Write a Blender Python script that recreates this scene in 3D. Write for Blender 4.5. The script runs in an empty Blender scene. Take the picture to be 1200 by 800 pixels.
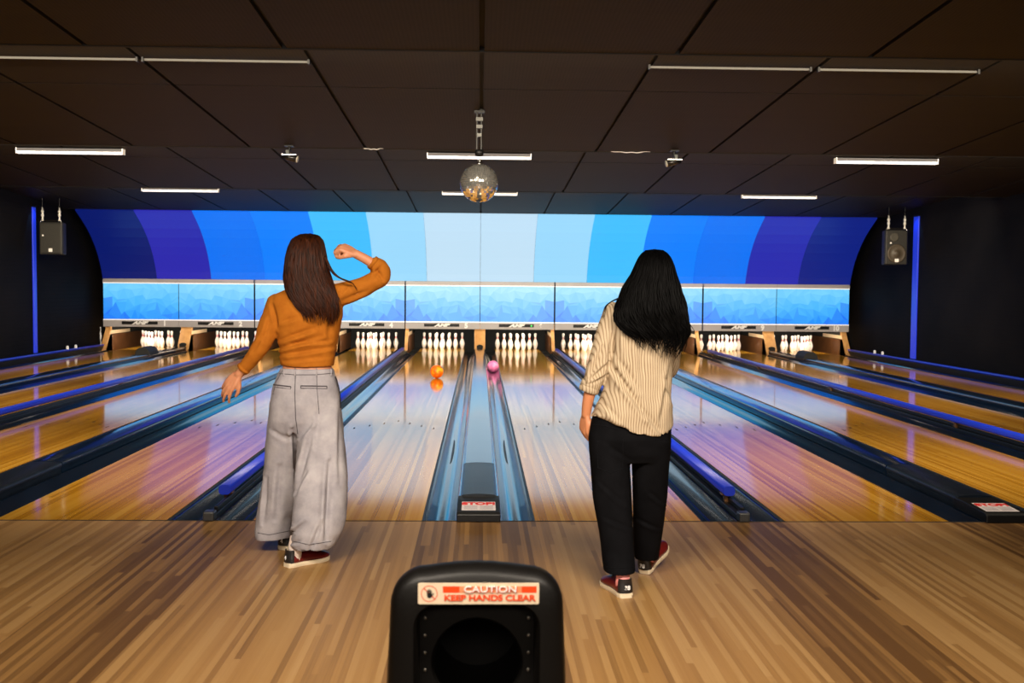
import bpy, bmesh, math, random
from mathutils import Vector, Matrix, noise
from mathutils.bvhtree import BVHTree
random.seed(7)
S = bpy.context.scene
COL = S.collection
PI = math.pi

# ------------------------------------------------------------------ camera
F = 1247.15            # focal length in pixels of the 1200 px wide frame
CAM = Vector((0.0005, -6.6343, 1.4664))
pit, yaw, rol = .0502597, .0302296, .0085471
fw = Vector((math.sin(yaw)*math.cos(pit), math.cos(yaw)*math.cos(pit), -math.sin(pit)))
r0 = Vector((math.cos(yaw), -math.sin(yaw), 0)); u0 = r0.cross(fw)
RT = math.cos(rol)*r0 + math.sin(rol)*u0
UP = -math.sin(rol)*r0 + math.cos(rol)*u0
cd = bpy.data.cameras.new('camera'); cam = bpy.data.objects.new('camera', cd); COL.objects.link(cam)
cd.sensor_width = 36; cd.lens = F/1200*36; cd.clip_start = .05; cd.clip_end = 100
m = Matrix((RT, UP, -fw)).transposed().to_4x4(); m.translation = CAM; cam.matrix_world = m
cd.dof.use_dof = True; cd.dof.focus_distance = 7.5; cd.dof.aperture_fstop = 5.0
S.camera = cam

def at(px, py, Y):
    """the point of the place seen at a photo position, at the given distance Y down the hall"""
    r = fw + (px-600)/F*RT + (400-py)/F*UP
    return CAM + r*((Y-CAM.y)/r.y)

# ------------------------------------------------------------------ light
S.view_settings.view_transform = 'Standard'; S.view_settings.look = 'None'
S.view_settings.exposure = 0.0; S.view_settings.gamma = 1.0; S.view_settings.use_curve_mapping = False
w = bpy.data.worlds.new('world'); S.world = w; w.use_nodes = True
w.node_tree.nodes['Background'].inputs[0].default_value = (.9, .75, .6, 1)
w.node_tree.nodes['Background'].inputs[1].default_value = .004

def area(name, loc, size, energy, color, aim, spread=180):
    l = bpy.data.lights.new(name, 'AREA'); l.shape = 'RECTANGLE'; l.size, l.size_y = size
    l.energy = energy; l.color = color; l.spread = math.radians(spread)
    o = bpy.data.objects.new(name, l); COL.objects.link(o); o.location = loc
    o.rotation_euler = (Vector(aim)-Vector(loc)).to_track_quat('-Z', 'Y').to_euler()
    return o
WARM = (1, .87, .72)
# the lounge lamps over and behind the approach
area('lounge_light', (-1.1, -4.9, 3.0), (1.6, .4), 105, WARM, (-.6, -.7, .1), 112)
area('lounge_light', (1.3, -4.9, 3.0), (1.6, .4), 105, WARM, (.8, -.7, .1), 112)
area('lounge_light', (0, -8.6, 2.9), (4, .8), 58, WARM, (0, 1, .4), 120)
# lamps hidden in the ceiling steps, shining down the lanes towards the pins
for y, z, e in ((.80, 3.17, 560), (5.95, 3.16, 520), (10.85, 3.15, 470)):
    area('lane_light', (0, y, z), (16, .10), e, (1, .84, .62), (0, y+2.6, 1.0), 150)

# ------------------------------------------------------------------ materials
def lin(r, g, b):
    return tuple(((c/255)/12.92 if c/255 <= .04045 else ((c/255+.055)/1.055)**2.4) for c in (r, g, b))
MATS = {}
def mat(name, col, rough=.5, metal=0, spec=.5, coat=0, emit=None, estr=0):
    if name in MATS: return MATS[name]
    m = bpy.data.materials.new(name); m.use_nodes = True; b = m.node_tree.nodes['Principled BSDF']
    b.inputs['Base Color'].default_value = (*col, 1); b.inputs['Roughness'].default_value = rough
    b.inputs['Metallic'].default_value = metal; b.inputs['Specular IOR Level'].default_value = spec
    b.inputs['Coat Weight'].default_value = coat; b.inputs['Coat Roughness'].default_value = .08
    if emit:
        b.inputs['Emission Color'].default_value = (*emit, 1); b.inputs['Emission Strength'].default_value = estr
    MATS[name] = m; return m
class NT:
    """small helper that wires procedural nodes"""
    def __init__(s, m): s.t = m.node_tree; s.b = s.t.nodes['Principled BSDF']
    def n(s, typ, **kw):
        o = s.t.nodes.new(typ)
        for k, v in kw.items():
            if k.startswith('i_'):
                o.inputs[int(k[2:]) if k[2:].isdigit() else k[2:]].default_value = v
            else: setattr(o, k, v)
        return o
    def l(s, a, b): s.t.links.new(a, b)
    def math(s, op, a, b=None, c=None):
        o = s.n('ShaderNodeMath', operation=op)
        for i, v in enumerate((a, b, c)):
            if v is None: continue
            if isinstance(v, (int, float)): o.inputs[i].default_value = v
            else: s.l(v, o.inputs[i])
        return o.outputs[0]
    def ramp(s, fac, stops):
        o = s.n('ShaderNodeValToRGB'); e = o.color_ramp.elements
        while len(e) < len(stops): e.new(.5)
        for q, (p, c) in zip(e, stops): q.position = p; q.color = (*c, 1)
        s.l(fac, o.inputs[0]); return o.outputs[0]
    def bump(s, h, strength, dist):
        o = s.n('ShaderNodeBump'); o.inputs['Strength'].default_value = strength; o.inputs['Distance'].default_value = dist
        s.l(h, o.inputs['Height']); s.l(o.outputs[0], s.b.inputs['Normal'])
    def noise(s, scale, detail=3, vec=None, rough=.5):
        o = s.n('ShaderNodeTexNoise'); o.inputs['Scale'].default_value = scale; o.inputs['Detail'].default_value = detail
        o.inputs['Roughness'].default_value = rough
        if vec is not None: s.l(vec, o.inputs['Vector'])
        return o.outputs['Fac']
    def pos(s):
        o = s.n('ShaderNodeNewGeometry'); return o.outputs['Position']

def boards(name, stops, rough, bw=.0274, length=1.1, wear=.0, coat=0, contrast=.62, grain=2.2, bands=0):
    """narrow boards running down the hall, every board with its own tone and grain"""
    m = mat(name, (.5, .3, .1), rough); k = NT(m)
    sp = k.n('ShaderNodeSeparateXYZ'); k.l(k.pos(), sp.inputs[0])
    bi = k.math('FLOOR', k.math('DIVIDE', sp.outputs[0], bw))
    w1 = k.n('ShaderNodeTexWhiteNoise', noise_dimensions='1D'); k.l(bi, w1.inputs['W'])
    yi = k.math('FLOOR', k.math('ADD', k.math('DIVIDE', sp.outputs[1], length), k.math('MULTIPLY', w1.outputs['Value'], 9.7)))
    cv = k.n('ShaderNodeCombineXYZ'); k.l(bi, cv.inputs[0]); k.l(yi, cv.inputs[1])
    w2 = k.n('ShaderNodeTexWhiteNoise', noise_dimensions='2D'); k.l(cv.outputs[0], w2.inputs['Vector'])
    mp = k.n('ShaderNodeMapping'); mp.inputs['Scale'].default_value = (90, grain, 1); k.l(k.pos(), mp.inputs[0])
    g = k.noise(1, 4, mp.outputs[0], .6)
    mp2 = k.n('ShaderNodeMapping'); mp2.inputs['Scale'].default_value = (1.3, .22, 1); k.l(k.pos(), mp2.inputs[0])
    big = k.noise(1, 2, mp2.outputs[0])
    v = k.math('ADD', k.math('ADD', k.math('MULTIPLY', w2.outputs['Value'], contrast), .5*(.62-contrast)), k.math('MULTIPLY', g, .38))
    v = k.math('ADD', k.math('MULTIPLY', v, .78), k.math('MULTIPLY', big, .26))
    if bands:                                                # the boards in front of the gutters are a darker wood
        d = k.math('ABSOLUTE', k.math('SUBTRACT', k.math('PINGPONG', k.math('ADD', sp.outputs[0], 33.625), 1.68125), .8845))
        v = k.math('SUBTRACT', v, k.math('MULTIPLY', k.math('GREATER_THAN', d, .527), bands))
    k.l(k.ramp(v, stops), k.b.inputs['Base Color'])
    if wear:
        k.l(k.math('ADD', rough-wear/2, k.math('MULTIPLY', big, wear)), k.b.inputs['Roughness'])
    if coat: k.b.inputs['Coat Weight'].default_value = coat
    return m
M_lane = boards('lane_wood', [(.1, lin(140, 88, 16)), (.5, lin(188, 132, 34)), (.9, lin(214, 164, 66))], .085, coat=.25, length=7, grain=.7)
M_appr = boards('approach_wood', [(.12, lin(96, 66, 34)), (.5, lin(152, 113, 64)), (.85, lin(176, 140, 90))], .42, wear=.12, length=1.9, contrast=.50, grain=1.2, bands=.28)

def simple_noise(name, c1, c2, scale, rough, bumpd=0, **kw):
    m = mat(name, c1, rough, **kw); k = NT(m)
    f = k.noise(scale, 4, k.pos()); k.l(k.ramp(f, [(.3, c1), (.7, c2)]), k.b.inputs['Base Color'])
    if bumpd: k.bump(f, .6, bumpd)
    return m
M_gutter = simple_noise('gutter_plastic', (.0022, .0065, .016), (.0036, .0105, .026), 3, .16, coat=.6)
M_cap = simple_noise('capping_plastic', (.003, .009, .023), (.005, .014, .034), 5, .17, coat=.6)
M_capworn = simple_noise('capping_plastic_worn', (.0035, .006, .011), (.008, .013, .021), 9, .28)
M_black = mat('black_plastic', (.005, .005, .0055), .38, spec=.25)
M_dark = mat('matt_black', (.005, .005, .005), .8)
M_hood = simple_noise('hood_plastic', (.0024, .0019, .0015), (.004, .0032, .0025), 160, .45, .0006, spec=.3)
M_blue = mat('blue_rail_plastic', lin(26, 52, 190), .28)
M_grey = simple_noise('grey_fascia', lin(158, 154, 156), lin(170, 166, 168), 2, .35)
M_white = mat('white_print', (.8, .8, .8), .5)
M_pin = mat('pin_plastic', (.82, .78, .74), .22)
M_red = mat('pin_red', lin(205, 40, 40), .3)
M_kick = simple_noise('kickback_wood', lin(170, 122, 70), lin(196, 148, 92), 7, .4)
M_kickdark = simple_noise('kickback_dark_board', lin(84, 50, 26), lin(104, 66, 34), 5, .35)
M_board = mat('pale_board', lin(215, 190, 155), .5)
M_chrome = mat('chrome', (.75, .75, .75), .18, 1)
M_alu = mat('lamp_housing', lin(52, 51, 57), .6)
M_tube = mat('lit_tube', (.9, .9, .9), .4, emit=(1, .98, .95), estr=.95)
M_brown = mat('brass_bracket', lin(120, 84, 50), .4, .6)

def wall_mat(name):
    m = mat(name, (.004, .004, .005), .7, spec=.06); k = NT(m)
    mp = k.n('ShaderNodeMapping'); mp.inputs['Rotation'].default_value = (PI/2, 0, PI/2)
    tc = k.n('ShaderNodeTexCoord'); 
    sp = k.n('ShaderNodeSeparateXYZ'); k.l(k.pos(), sp.inputs[0])
    cv = k.n('ShaderNodeCombineXYZ'); k.l(sp.outputs[1], cv.inputs[0]); k.l(sp.outputs[2], cv.inputs[1])
    b = k.n('ShaderNodeTexBrick'); k.l(cv.outputs[0], b.inputs['Vector'])
    b.inputs['Scale'].default_value = 1; b.inputs['Brick Width'].default_value = .23; b.inputs['Row Height'].default_value = .078
    b.inputs['Mortar Size'].default_value = .006; b.inputs['Color1'].default_value = (1, 1, 1, 1); b.inputs['Color2'].default_value = (.9, .9, .9, 1)
    b.inputs['Mortar'].default_value = (0, 0, 0, 1)
    k.bump(b.outputs['Color'], .7, .006)
    f = k.noise(1.2, 3, k.pos()); k.l(k.ramp(f, [(.3, (.003, .003, .0035)), (.7, (.006, .0055, .006))]), k.b.inputs['Base Color'])
    return m
M_wall = wall_mat('black_painted_brick')

def ceil_mat():
    m = mat('ribbed_ceiling', (.03, .022, .015), .6, spec=.15); k = NT(m)
    sp = k.n('ShaderNodeSeparateXYZ'); k.l(k.pos(), sp.inputs[0])
    t = k.math('FRACT', k.math('DIVIDE', sp.outputs[0], .028))
    t = k.math('PINGPONG', t, .5)  # shading of the ribs put into the colour, the panels are flat
    mp = k.n('ShaderNodeMapping'); mp.inputs['Scale'].default_value = (.5, 6, 1); k.l(k.pos(), mp.inputs[0])
    f = k.noise(1, 3, mp.outputs[0])
    v = k.math('ADD', k.math('MULTIPLY', t, 1.0), k.math('MULTIPLY', f, .5))
    k.l(k.ramp(v, [(.15, (.006, .0046, .0034)), (.8, (.018, .0142, .0108))]), k.b.inputs['Base Color'])
    return m
M_ceil = ceil_mat()

def attr_emit(name, strength, rough=.4, diffuse=.5):
    m = mat(name, (.5, .5, .5), rough); k = NT(m)
    a = k.n('ShaderNodeAttribute', attribute_name='Col'); k.l(a.outputs[0], k.b.inputs['Emission Color'])
    k.b.inputs['Emission Strength'].default_value = strength
    mx = k.n('ShaderNodeMix', data_type='RGBA'); mx.inputs[0].default_value = diffuse
    mx.inputs[6].default_value = (0, 0, 0, 1); k.l(a.outputs[0], mx.inputs[7]); k.l(mx.outputs[2], k.b.inputs['Base Color'])
    return m
M_lit = attr_emit('backlit_print', 1.0, .4, .08)

# ------------------------------------------------------------------ mesh helpers
def mesh(name, vs, fs, mats, smooth=False, fm=None):
    me = bpy.data.meshes.new(name); me.from_pydata([tuple(v) for v in vs], [], fs); 
    for q in (mats if isinstance(mats, (list, tuple)) else [mats]): me.materials.append(q)
    if fm: me.polygons.foreach_set('material_index', fm)
    if smooth: me.polygons.foreach_set('use_smooth', [True]*len(me.polygons))
    me.update(); return me
class MB:
    """collects boxes, tubes and lathes into ONE mesh"""
    def __init__(s): s.v = []; s.f = []; s.m = []; s.mi = 0
    def add(s, vs, fs):
        o = len(s.v); s.v += [Vector(v) for v in vs]; s.f += [[i+o for i in f] for f in fs]; s.m += [s.mi]*len(fs); return s
    def box(s, x0, x1, y0, y1, z0, z1):
        return s.add([(x, y, z) for z in (z0, z1) for y in (y0, y1) for x in (x0, x1)],
                     [(0, 2, 3, 1), (4, 5, 7, 6), (0, 1, 5, 4), (2, 6, 7, 3), (0, 4, 6, 2), (1, 3, 7, 5)])
    def prism(s, poly, d0, d1, axis='y'):
        """closed outline extruded along an axis; poly holds the other two coordinates"""
        def P(a, b, d): return {'y': (a, d, b), 'x': (d, a, b), 'z': (a, b, d)}[axis]
        n = len(poly)
        vs = [P(a, b, d0) for a, b in poly]+[P(a, b, d1) for a, b in poly]
        fs = [(i, (i+1) % n, n+(i+1) % n, n+i) for i in range(n)]+[tuple(range(n))[::-1], tuple(range(n, 2*n))]
        return s.add(vs, fs)
    def tube(s, pts, rad, n=10, caps=True):
        pts = [Vector(p) for p in pts]
        if not isinstance(rad, (list, tuple)): rad = [rad]*len(pts)
        rings = []; ref = None
        for i, p in enumerate(pts):
            d = (pts[min(i+1, len(pts)-1)]-pts[max(i-1, 0)])
            d = d.normalized() if d.length > 1e-9 else Vector((0, 0, 1))
            if ref is None: ref = Vector((0, 0, 1)) if abs(d.z) < .9 else Vector((1, 0, 0))
            a = d.cross(ref).normalized(); b = d.cross(a).normalized(); ref = -b if b.dot(ref) < 0 else b
            a = d.cross(ref).normalized(); b = ref
            rings.append([p+a*math.cos(t*2*PI/n)*rad[i]+b*math.sin(t*2*PI/n)*rad[i] for t in range(n)])
        vs = [q for r in rings for q in r]
        fs = [(i*n+j, i*n+(j+1) % n, (i+1)*n+(j+1) % n, (i+1)*n+j) for i in range(len(pts)-1) for j in range(n)]
        if caps: fs += [tuple(range(n))[::-1], tuple(range((len(pts)-1)*n, len(pts)*n))]
        return s.add(vs, fs)
    def lathe(s, prof, n=20, c=(0, 0, 0)):
        vs = [(c[0]+r*math.cos(t*2*PI/n), c[1]+r*math.sin(t*2*PI/n), c[2]+z) for r, z in prof for t in range(n)]
        fs = [(i*n+j, i*n+(j+1) % n, (i+1)*n+(j+1) % n, (i+1)*n+j) for i in range(len(prof)-1) for j in range(n)]
        fs += [tuple(range(n))[::-1], tuple(range((len(prof)-1)*n, len(prof)*n))]
        return s.add(vs, fs)
    def ball(s, c, r, n=16, sc=(1, 1, 1)):
        vs = [(c[0]+r*sc[0]*math.sin(PI*i/n)*math.cos(2*PI*j/n), c[1]+r*sc[1]*math.sin(PI*i/n)*math.sin(2*PI*j/n), c[2]+r*sc[2]*math.cos(PI*i/n)) for i in range(n+1) for j in range(n)]
        fs = [(i*n+j, (i+1)*n+j, (i+1)*n+(j+1) % n, i*n+(j+1) % n) for i in range(n) for j in range(n)]
        return s.add(vs, fs)
    def build(s, name, mats, root=None, smooth=False, bevel=0, loc=None, world=True):
        """world=True: the points are places in the hall and the object's origin is moved to its root or loc"""
        off = Vector((0, 0, 0))
        if world:
            if root is not None: off = origin(root)
            elif loc is not None: off = Vector(loc)
        me = mesh(name, [v-off for v in s.v], s.f, mats, smooth, s.m if any(s.m) else None)
        if bevel:
            bm = bmesh.new(); bm.from_mesh(me); bmesh.ops.remove_doubles(bm, verts=bm.verts, dist=1e-5)
            es = [e for e in bm.edges if len(e.link_faces) == 2 and e.calc_face_angle(0) > .6]
            bmesh.ops.bevel(bm, geom=es, offset=bevel, segments=2, affect='EDGES', profile=.5, clamp_overlap=True)
            bm.to_mesh(me); bm.free()
        o = bpy.data.objects.new(name, me); COL.objects.link(o)
        if root is not None: o.parent = root
        elif loc is not None: o.location = loc
        return o
def origin(o):
    v = Vector(o.location)
    return v + origin(o.parent) if o.parent else v
def fixnormals(o):
    bm = bmesh.new(); bm.from_mesh(o.data); bmesh.ops.recalc_face_normals(bm, faces=bm.faces); bm.to_mesh(o.data); bm.free(); return o
def tag(o, label, cat, group=None):
    o['label'] = label; o['category'] = cat
    if group: o['group'] = group
    return o
def struct(o): o['kind'] = 'structure'; return o
def thing(name, loc, label, cat, group=None):
    o = bpy.data.objects.new(name, None); COL.objects.link(o); o.location = loc; o.empty_display_size = .1
    return tag(o, label, cat, group)
def copy_tree(o, parent=None):
    c = o.copy(); COL.objects.link(c)
    if parent is not None: c.parent = parent
    for ch in list(o.children): copy_tree(ch, c)
    return c
def text_mesh(body, size, shear=0, bold=0, extrude=.001):
    cu = bpy.data.curves.new('text', 'FONT'); cu.body = body; cu.size = size; cu.align_x = 'CENTER'; cu.align_y = 'CENTER'
    cu.shear = shear; cu.offset = bold; cu.extrude = extrude
    o = bpy.data.objects.new('text', cu); COL.objects.link(o)
    dg = bpy.context.evaluated_depsgraph_get(); dg.update()
    me = bpy.data.meshes.new_from_object(o.evaluated_get(dg)); bpy.data.objects.remove(o); return me
def text(name, body, size, M, loc, xdir, ydir, root, shear=0, bold=0, sx=1):
    """flat lettering at a place, reading along xdir with its top towards ydir"""
    me = text_mesh(body, size, shear, bold); x = Vector(xdir).normalized(); y = Vector(ydir).normalized(); z = x.cross(y)
    R = Matrix((x, y, z)).transposed(); off = Vector(loc)-origin(root)
    for v in me.vertices: v.co = R @ Vector((v.co.x*sx, v.co.y, v.co.z)) + off
    me.materials.clear(); me.materials.append(M)
    o = bpy.data.objects.new(name, me); COL.objects.link(o); o.parent = root; return o

# ------------------------------------------------------------------ layout of the hall
LW = 1.0541; DW = .7153; DN = .5391; GW = .2325
LX = {6: .88469, 7: 2.47787, 8: 4.24725, 9: 5.84043, 10: 7.60981}
for i in range(6, 11): LX[11-i] = -LX[i]
WX = 8.62; YM = 17.35; LEND = 19.35
WIDE = [(-6.7250, '1 and 2'), (-3.3625, '3 and 4'), (0, '5 and 6'), (3.3625, '7 and 8'), (6.7250, '9 and 10')]
NARROW = [(-5.0438, '2 and 3'), (-1.6813, '4 and 5'), (1.6813, '6 and 7'), (5.0438, '8 and 9')]

# ------------------------------------------------------------------ the shell
b = MB(); b.box(-WX, WX, -10, 0, -.2, 0)
b.mi = 1; b.box(-WX, WX, 0, 22, -.25, -.16); b.box(-WX, WX, -.009, .009, -.1, .0012)
struct(b.build('floor', [M_appr, M_dark]))
for nm, s in (('wall_left', -1), ('wall_right', 1)):
    b = MB(); b.box(s*WX, s*(WX+.2), -10, 22, -.25, 3.6); fixnormals(struct(b.build(nm, M_wall)))
b = MB(); b.box(-WX, WX, 21.0, 21.2, -.25, 3.6); struct(b.build('wall_front', M_dark))
b = MB(); b.box(-WX, WX, -10.2, -10, -.2, 3.6); struct(b.build('wall_back', mat('lounge_wall', (.30, .24, .17), .7)))

SECT = [(-9.8, -4.4, 3.27, 3.06), (-4.4, .68, 3.27, 3.06), (.68, 5.79, 3.27, 3.05), (5.79, 10.70, 3.265, 3.02), (10.70, 15.80, 3.275, 3.03)]
PWD = 1.325
for (y0, y1, z0, z1) in SECT:
    b = MB(); b.mi = 1; b.prism([(y0, z0+.03), (y1, z1+.03), (y1, 3.5), (y0, 3.5)], -WX, WX, 'x')
    b.box(-WX, WX, y1-.03, y1, z1-.004, z1+.05)
    b.mi = 0
    zz = lambda y: z0+(z1-z0)*(y-y0)/(y1-y0)
    for (a, c) in ((y0+.02, y0+2.0), (y0+2.02, y1-.035)):
        for k in range(-7, 7):
            x0 = max(k*PWD+.017, -WX+.005); x1 = min((k+1)*PWD-.017, WX-.005)
            b.add([(x, y, zz(y)+dz) for dz in (0, .03) for y in (a, c) for x in (x0, x1)],
                  [(0, 2, 3, 1), (4, 5, 7, 6), (0, 1, 5, 4), (2, 6, 7, 3), (0, 4, 6, 2), (1, 3, 7, 5)])
    struct(b.build('ceiling', [M_ceil, M_dark]))
b = MB(); b.box(-WX, WX, 15.81, 22, 3.10, 3.5); struct(b.build('ceiling', M_dark))

# ------------------------------------------------------------------ lanes with their gutters
ORD = {1: 'one', 2: 'two', 3: 'three', 4: 'four', 5: 'five', 6: 'six', 7: 'seven', 8: 'eight', 9: 'nine', 10: 'ten'}
M_lip = mat('lane_edge_black', (.01, .011, .014), .4)
for i in range(1, 11):
    X = LX[i]
    b = MB(); b.box(X-LW/2, X+LW/2, .011, LEND, -.06, 0)
    b.mi = 1
    for q in range(-3, 4):                                   # the seven inlaid target arrows
        ax = X+q*.137; ay = 4.95-.2*abs(q); b.add([(ax-.010, ay, .0006), (ax+.010, ay, .0006), (ax, ay+.14, .0006)], [(0, 1, 2)])
    lane = b.build('bowling_lane', [M_lane, M_dark], loc=(X, 0, 0))
    tag(lane, 'glossy amber board bowling lane running to the pins under number %d' % i, 'bowling lane', 'bowling lanes')
    for s in (-1, 1):
        g = MB(); e = X+s*LW/2; prof = [(0, -.004), (.014, -.004), (.016, -.012)]
        prof += [(.02+(GW-.034)*t/10, -.014-.062*math.sin(PI*t/10)) for t in range(1, 10)]
        prof += [(GW-.012, -.006), (GW-.001, -.002)]
        n = len(prof); Y = [.011, 17.44]
        g.add([(e+s*a, y, z) for y in Y for a, z in prof], [(j, j+1, n+j+1, n+j) if s > 0 else (j+1, j, n+j, n+j+1) for j in range(n-1)])
        g.m = [1]*2+[0]*(n-3)
        if i in (5, 6) and s == (1 if i == 5 else -1):       # long dark wear slots
            g.mi = 1; c = e+s*.105
            g.add([(c+.02*math.cos(t*PI/6), 3.35+.75*math.sin(t*PI/6), -.0735) for t in range(12)], [tuple(range(12))])
        o = g.build('gutter', [M_gutter, M_lip], lane, smooth=True); fixnormals(o)

# rounded dark cappings over the ball return tracks
def hump(x, w=.244, h=.092):
    r = .022; p = [(-w/2+.008, -.02), (w/2-.008, -.02), (w/2-.008, .045), (w/2, .05)]
    p += [(w/2-r+r*math.cos(t*PI/8), h-.006-r+r*math.sin(t*PI/8)) for t in range(5)]
    p += [((w/2-r)*(1-t/3), h-.006*(1-t/3)**2) for t in range(1, 6)]
    p += [(-w/2+r-r*math.sin(t*PI/8), h-.006-r+r*math.cos(t*PI/8)) for t in range(5)]
    p += [(-w/2, .05), (-w/2+.008, .045)]
    return [(x+a, z) for a, z in p]
M_sticker = mat('sticker_white', lin(225, 215, 215), .5); M_stkred = mat('sticker_red', lin(215, 40, 40), .5); M_stkgrey = mat('sticker_grey', lin(150, 140, 150), .5)
for X, nm in WIDE:
    r = thing('ball_return_capping', (X, 0, -.02), 'long rounded dark capping between lanes %s with a stop sticker' % nm, 'capping', 'ball return cappings')
    b = MB(); b.prism(hump(X), 1.70, 17.5); o = b.build('cover', M_cap, r); fixnormals(o)
    b = MB(); b.prism(hump(X), .42, 1.685); o = b.build('front_cover', M_capworn, r); fixnormals(o)
    b = MB(); b.prism([(-.035, .0), (.44, .0), (.44, .076), (.3, .076), (-.01, .060), (-.035, .05)], X-.138, X+.138, 'x')
    o = b.build('end_block', M_black, r, bevel=.006); fixnormals(o)
    yd = Vector((0, .31, .016)).normalized(); zn = Vector((0, -yd.z, yd.y))
    c = Vector((X, .135, .0676)); hw, hl = .108, .105
    b = MB(); b.add([c+Vector((sx*hw, 0, 0))+yd*sy*hl+zn*dz for dz in (-.002, .0012) for sy in (-1, 1) for sx in (-1, 1)],
                    [(0, 2, 3, 1), (4, 5, 7, 6), (0, 1, 5, 4), (2, 6, 7, 3), (0, 4, 6, 2), (1, 3, 7, 5)])
    st = b.build('sticker', M_sticker, r)
    text('heading', 'STOP!', .085, M_stkred, c+yd*.052+zn*.0022, (1, 0, 0), yd, st, bold=.004, sx=.95)
    b = MB()
    for q in range(4):
        for sx in (-1, 1):
            cc = c+yd*(-.004-.024*q)+zn*.0016+Vector((sx*.05, 0, 0))
            b.add([cc+Vector((a*.042, 0, 0))+yd*d*.004 for d in (-1, 1) for a in (-1, 1)], [(0, 1, 3, 2)])
    b.build('small_print', M_stkgrey, st)
    if abs(X) > 5:                                           # black hood where the balls surface
        pr = [(X+a, z) for a, z in ((-.15, .06), (.15, .06), (.14, .13), (.09, .2), (.0, .225), (-.09, .2), (-.14, .13))]
        o = MB().prism(pr, 14.75, 15.35).build('track_hood', M_dark, r, bevel=.015); fixnormals(o)

# blue bumper rails between the other lanes
def rail_poly(x, w, z0, z1):
    r = .022
    return [(x+sx*(w/2-r)+r*math.cos(a), z+sz*0+r*math.sin(a)) for (sx, z, sz, a0) in ((1, z0+r, -1, -PI/2), (1, z1-r, 1, 0), (-1, z1-r, 1, PI/2), (-1, z0+r, -1, PI)) for a in [a0+PI/2*t/3 for t in range(4)]]
for X, nm in NARROW:
    r = thing('bumper_rail', (X, 0, -.02), 'blue bumper rail on a black track between lanes %s' % nm, 'bumper rail', 'bumper rails between lanes')
    o = MB().prism(rail_poly(X, .076, .085, .150), .40, 16.6).build('rail', M_blue, r, True); fixnormals(o)
    for p in o.data.polygons: p.use_smooth = len(p.vertices) == 4
    b = MB(); b.box(X-.033, X+.033, .012, 17.5, -.02, .035); b.box(X+.005, X+.03, .1, 16.8, .035, .07); b.build('track', M_black, r, bevel=.005)
    b = MB(); b.box(X-.034, X+.034, -.03, .06, 0, .06); b.build('end_cap', mat('worn_cap', (.03, .03, .03), .3), r, bevel=.010)
    for y in (.46, 4.4, 8.4, 12.4, 16.2):
        b = MB(); b.box(X-.018, X+.018, y, y+.05, .03, .09); b.box(X-.04, X+.04, y-.01, y+.06, .078, .09); b.build('bracket', M_brown, r, bevel=.004)

# blue rails along both side walls
for s, nm in ((-1, 'left'), (1, 'right')):
    x = s*(WX-.10)
    r = thing('wall_rail', (x, 6, .0), 'thin blue rail running low along the black %s wall' % nm, 'rail', 'low wall rails')
    b = MB(); b.prism(rail_poly(x, .05, .075, .125), .4, 17.85); o = b.build('rail', M_blue, r); fixnormals(o)
    b = MB(); b.box(x-.02, x+.02, .2, 17.8, -.06, .075); b.build('track', M_black, r)
    for y in (15.6, 16.05):
        b = MB(); b.tube([(x, y, .11), (x, y, .155)], .028, 10); b.ball((x, y, .165), .03, 8); b.build('clip', M_white, r, True)

# ------------------------------------------------------------------ kickbacks beside every pin deck
def kick(X, w, label, end=0):
    r = thing('kickback', (X, 17.6, -.05), label, 'partition', 'kickbacks between pin decks')
    h = w/2
    pr = [(17.45, -.05), (17.62, .04), (17.95, .46), (17.95, .62), (18.05, .62), (18.05, -.05)]
    b = MB(); b.prism(pr, X-h, X+h, 'x'); o = b.build('front_post', M_kick, r, bevel=.008); fixnormals(o)
    for s in ((-1, 1) if not end else (-end,)):
        x0 = X+s*h
        b = MB(); b.prism([(17.66, .0), (17.9, .33), (20.2, .33), (20.2, -.06), (17.66, -.06)], x0-s*.02, x0+s*.0, 'x'); fixnormals(b.build('side_panel', M_kickdark, r))
        b = MB(); b.prism([(17.9, .34), (17.96, .42), (19.3, .42), (19.3, .34)], x0-s*.02, x0+s*.001, 'x'); fixnormals(b.build('top_board', M_board, r))
    b = MB(); b.box(X-h+.005, X+h-.005, 18.06, 20.2, -.06, .8); b.build('core', M_dark, r)
    if w > .2:
        b = MB(); b.prism([(X+.075*math.cos(t*PI/8), .115+.05*math.sin(t*PI/8)) for t in range(16)], 17.62, 17.70); b.build('ball_door', M_dark, r)
for X, nm in WIDE: kick(X, .246, 'wide tan wooden kickback between the pin decks of lanes %s' % nm)
for X, nm in NARROW: kick(X, .072, 'narrow tan wooden kickback between the pin decks of lanes %s' % nm)
for s, nm in ((-1, 'left'), (1, 'right')):
    kick(s*8.50, .12, 'tan wooden kickback closing the row of pin decks beside the %s wall' % nm, s)
b = MB(); b.box(-WX, WX, 20.25, 20.3, -.16, 1.6); tag(b.build('pit_curtain', M_dark, loc=None), 'black cushion curtain across the pits behind all the pins', 'curtain')
# pin deck lamps up behind the masking
for i in range(1, 11):
    area('pin_light', (LX[i], 17.72, .86), (1.0, .10), 30, (1, .88, .70), (LX[i], 18.9, .02), 150)

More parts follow.
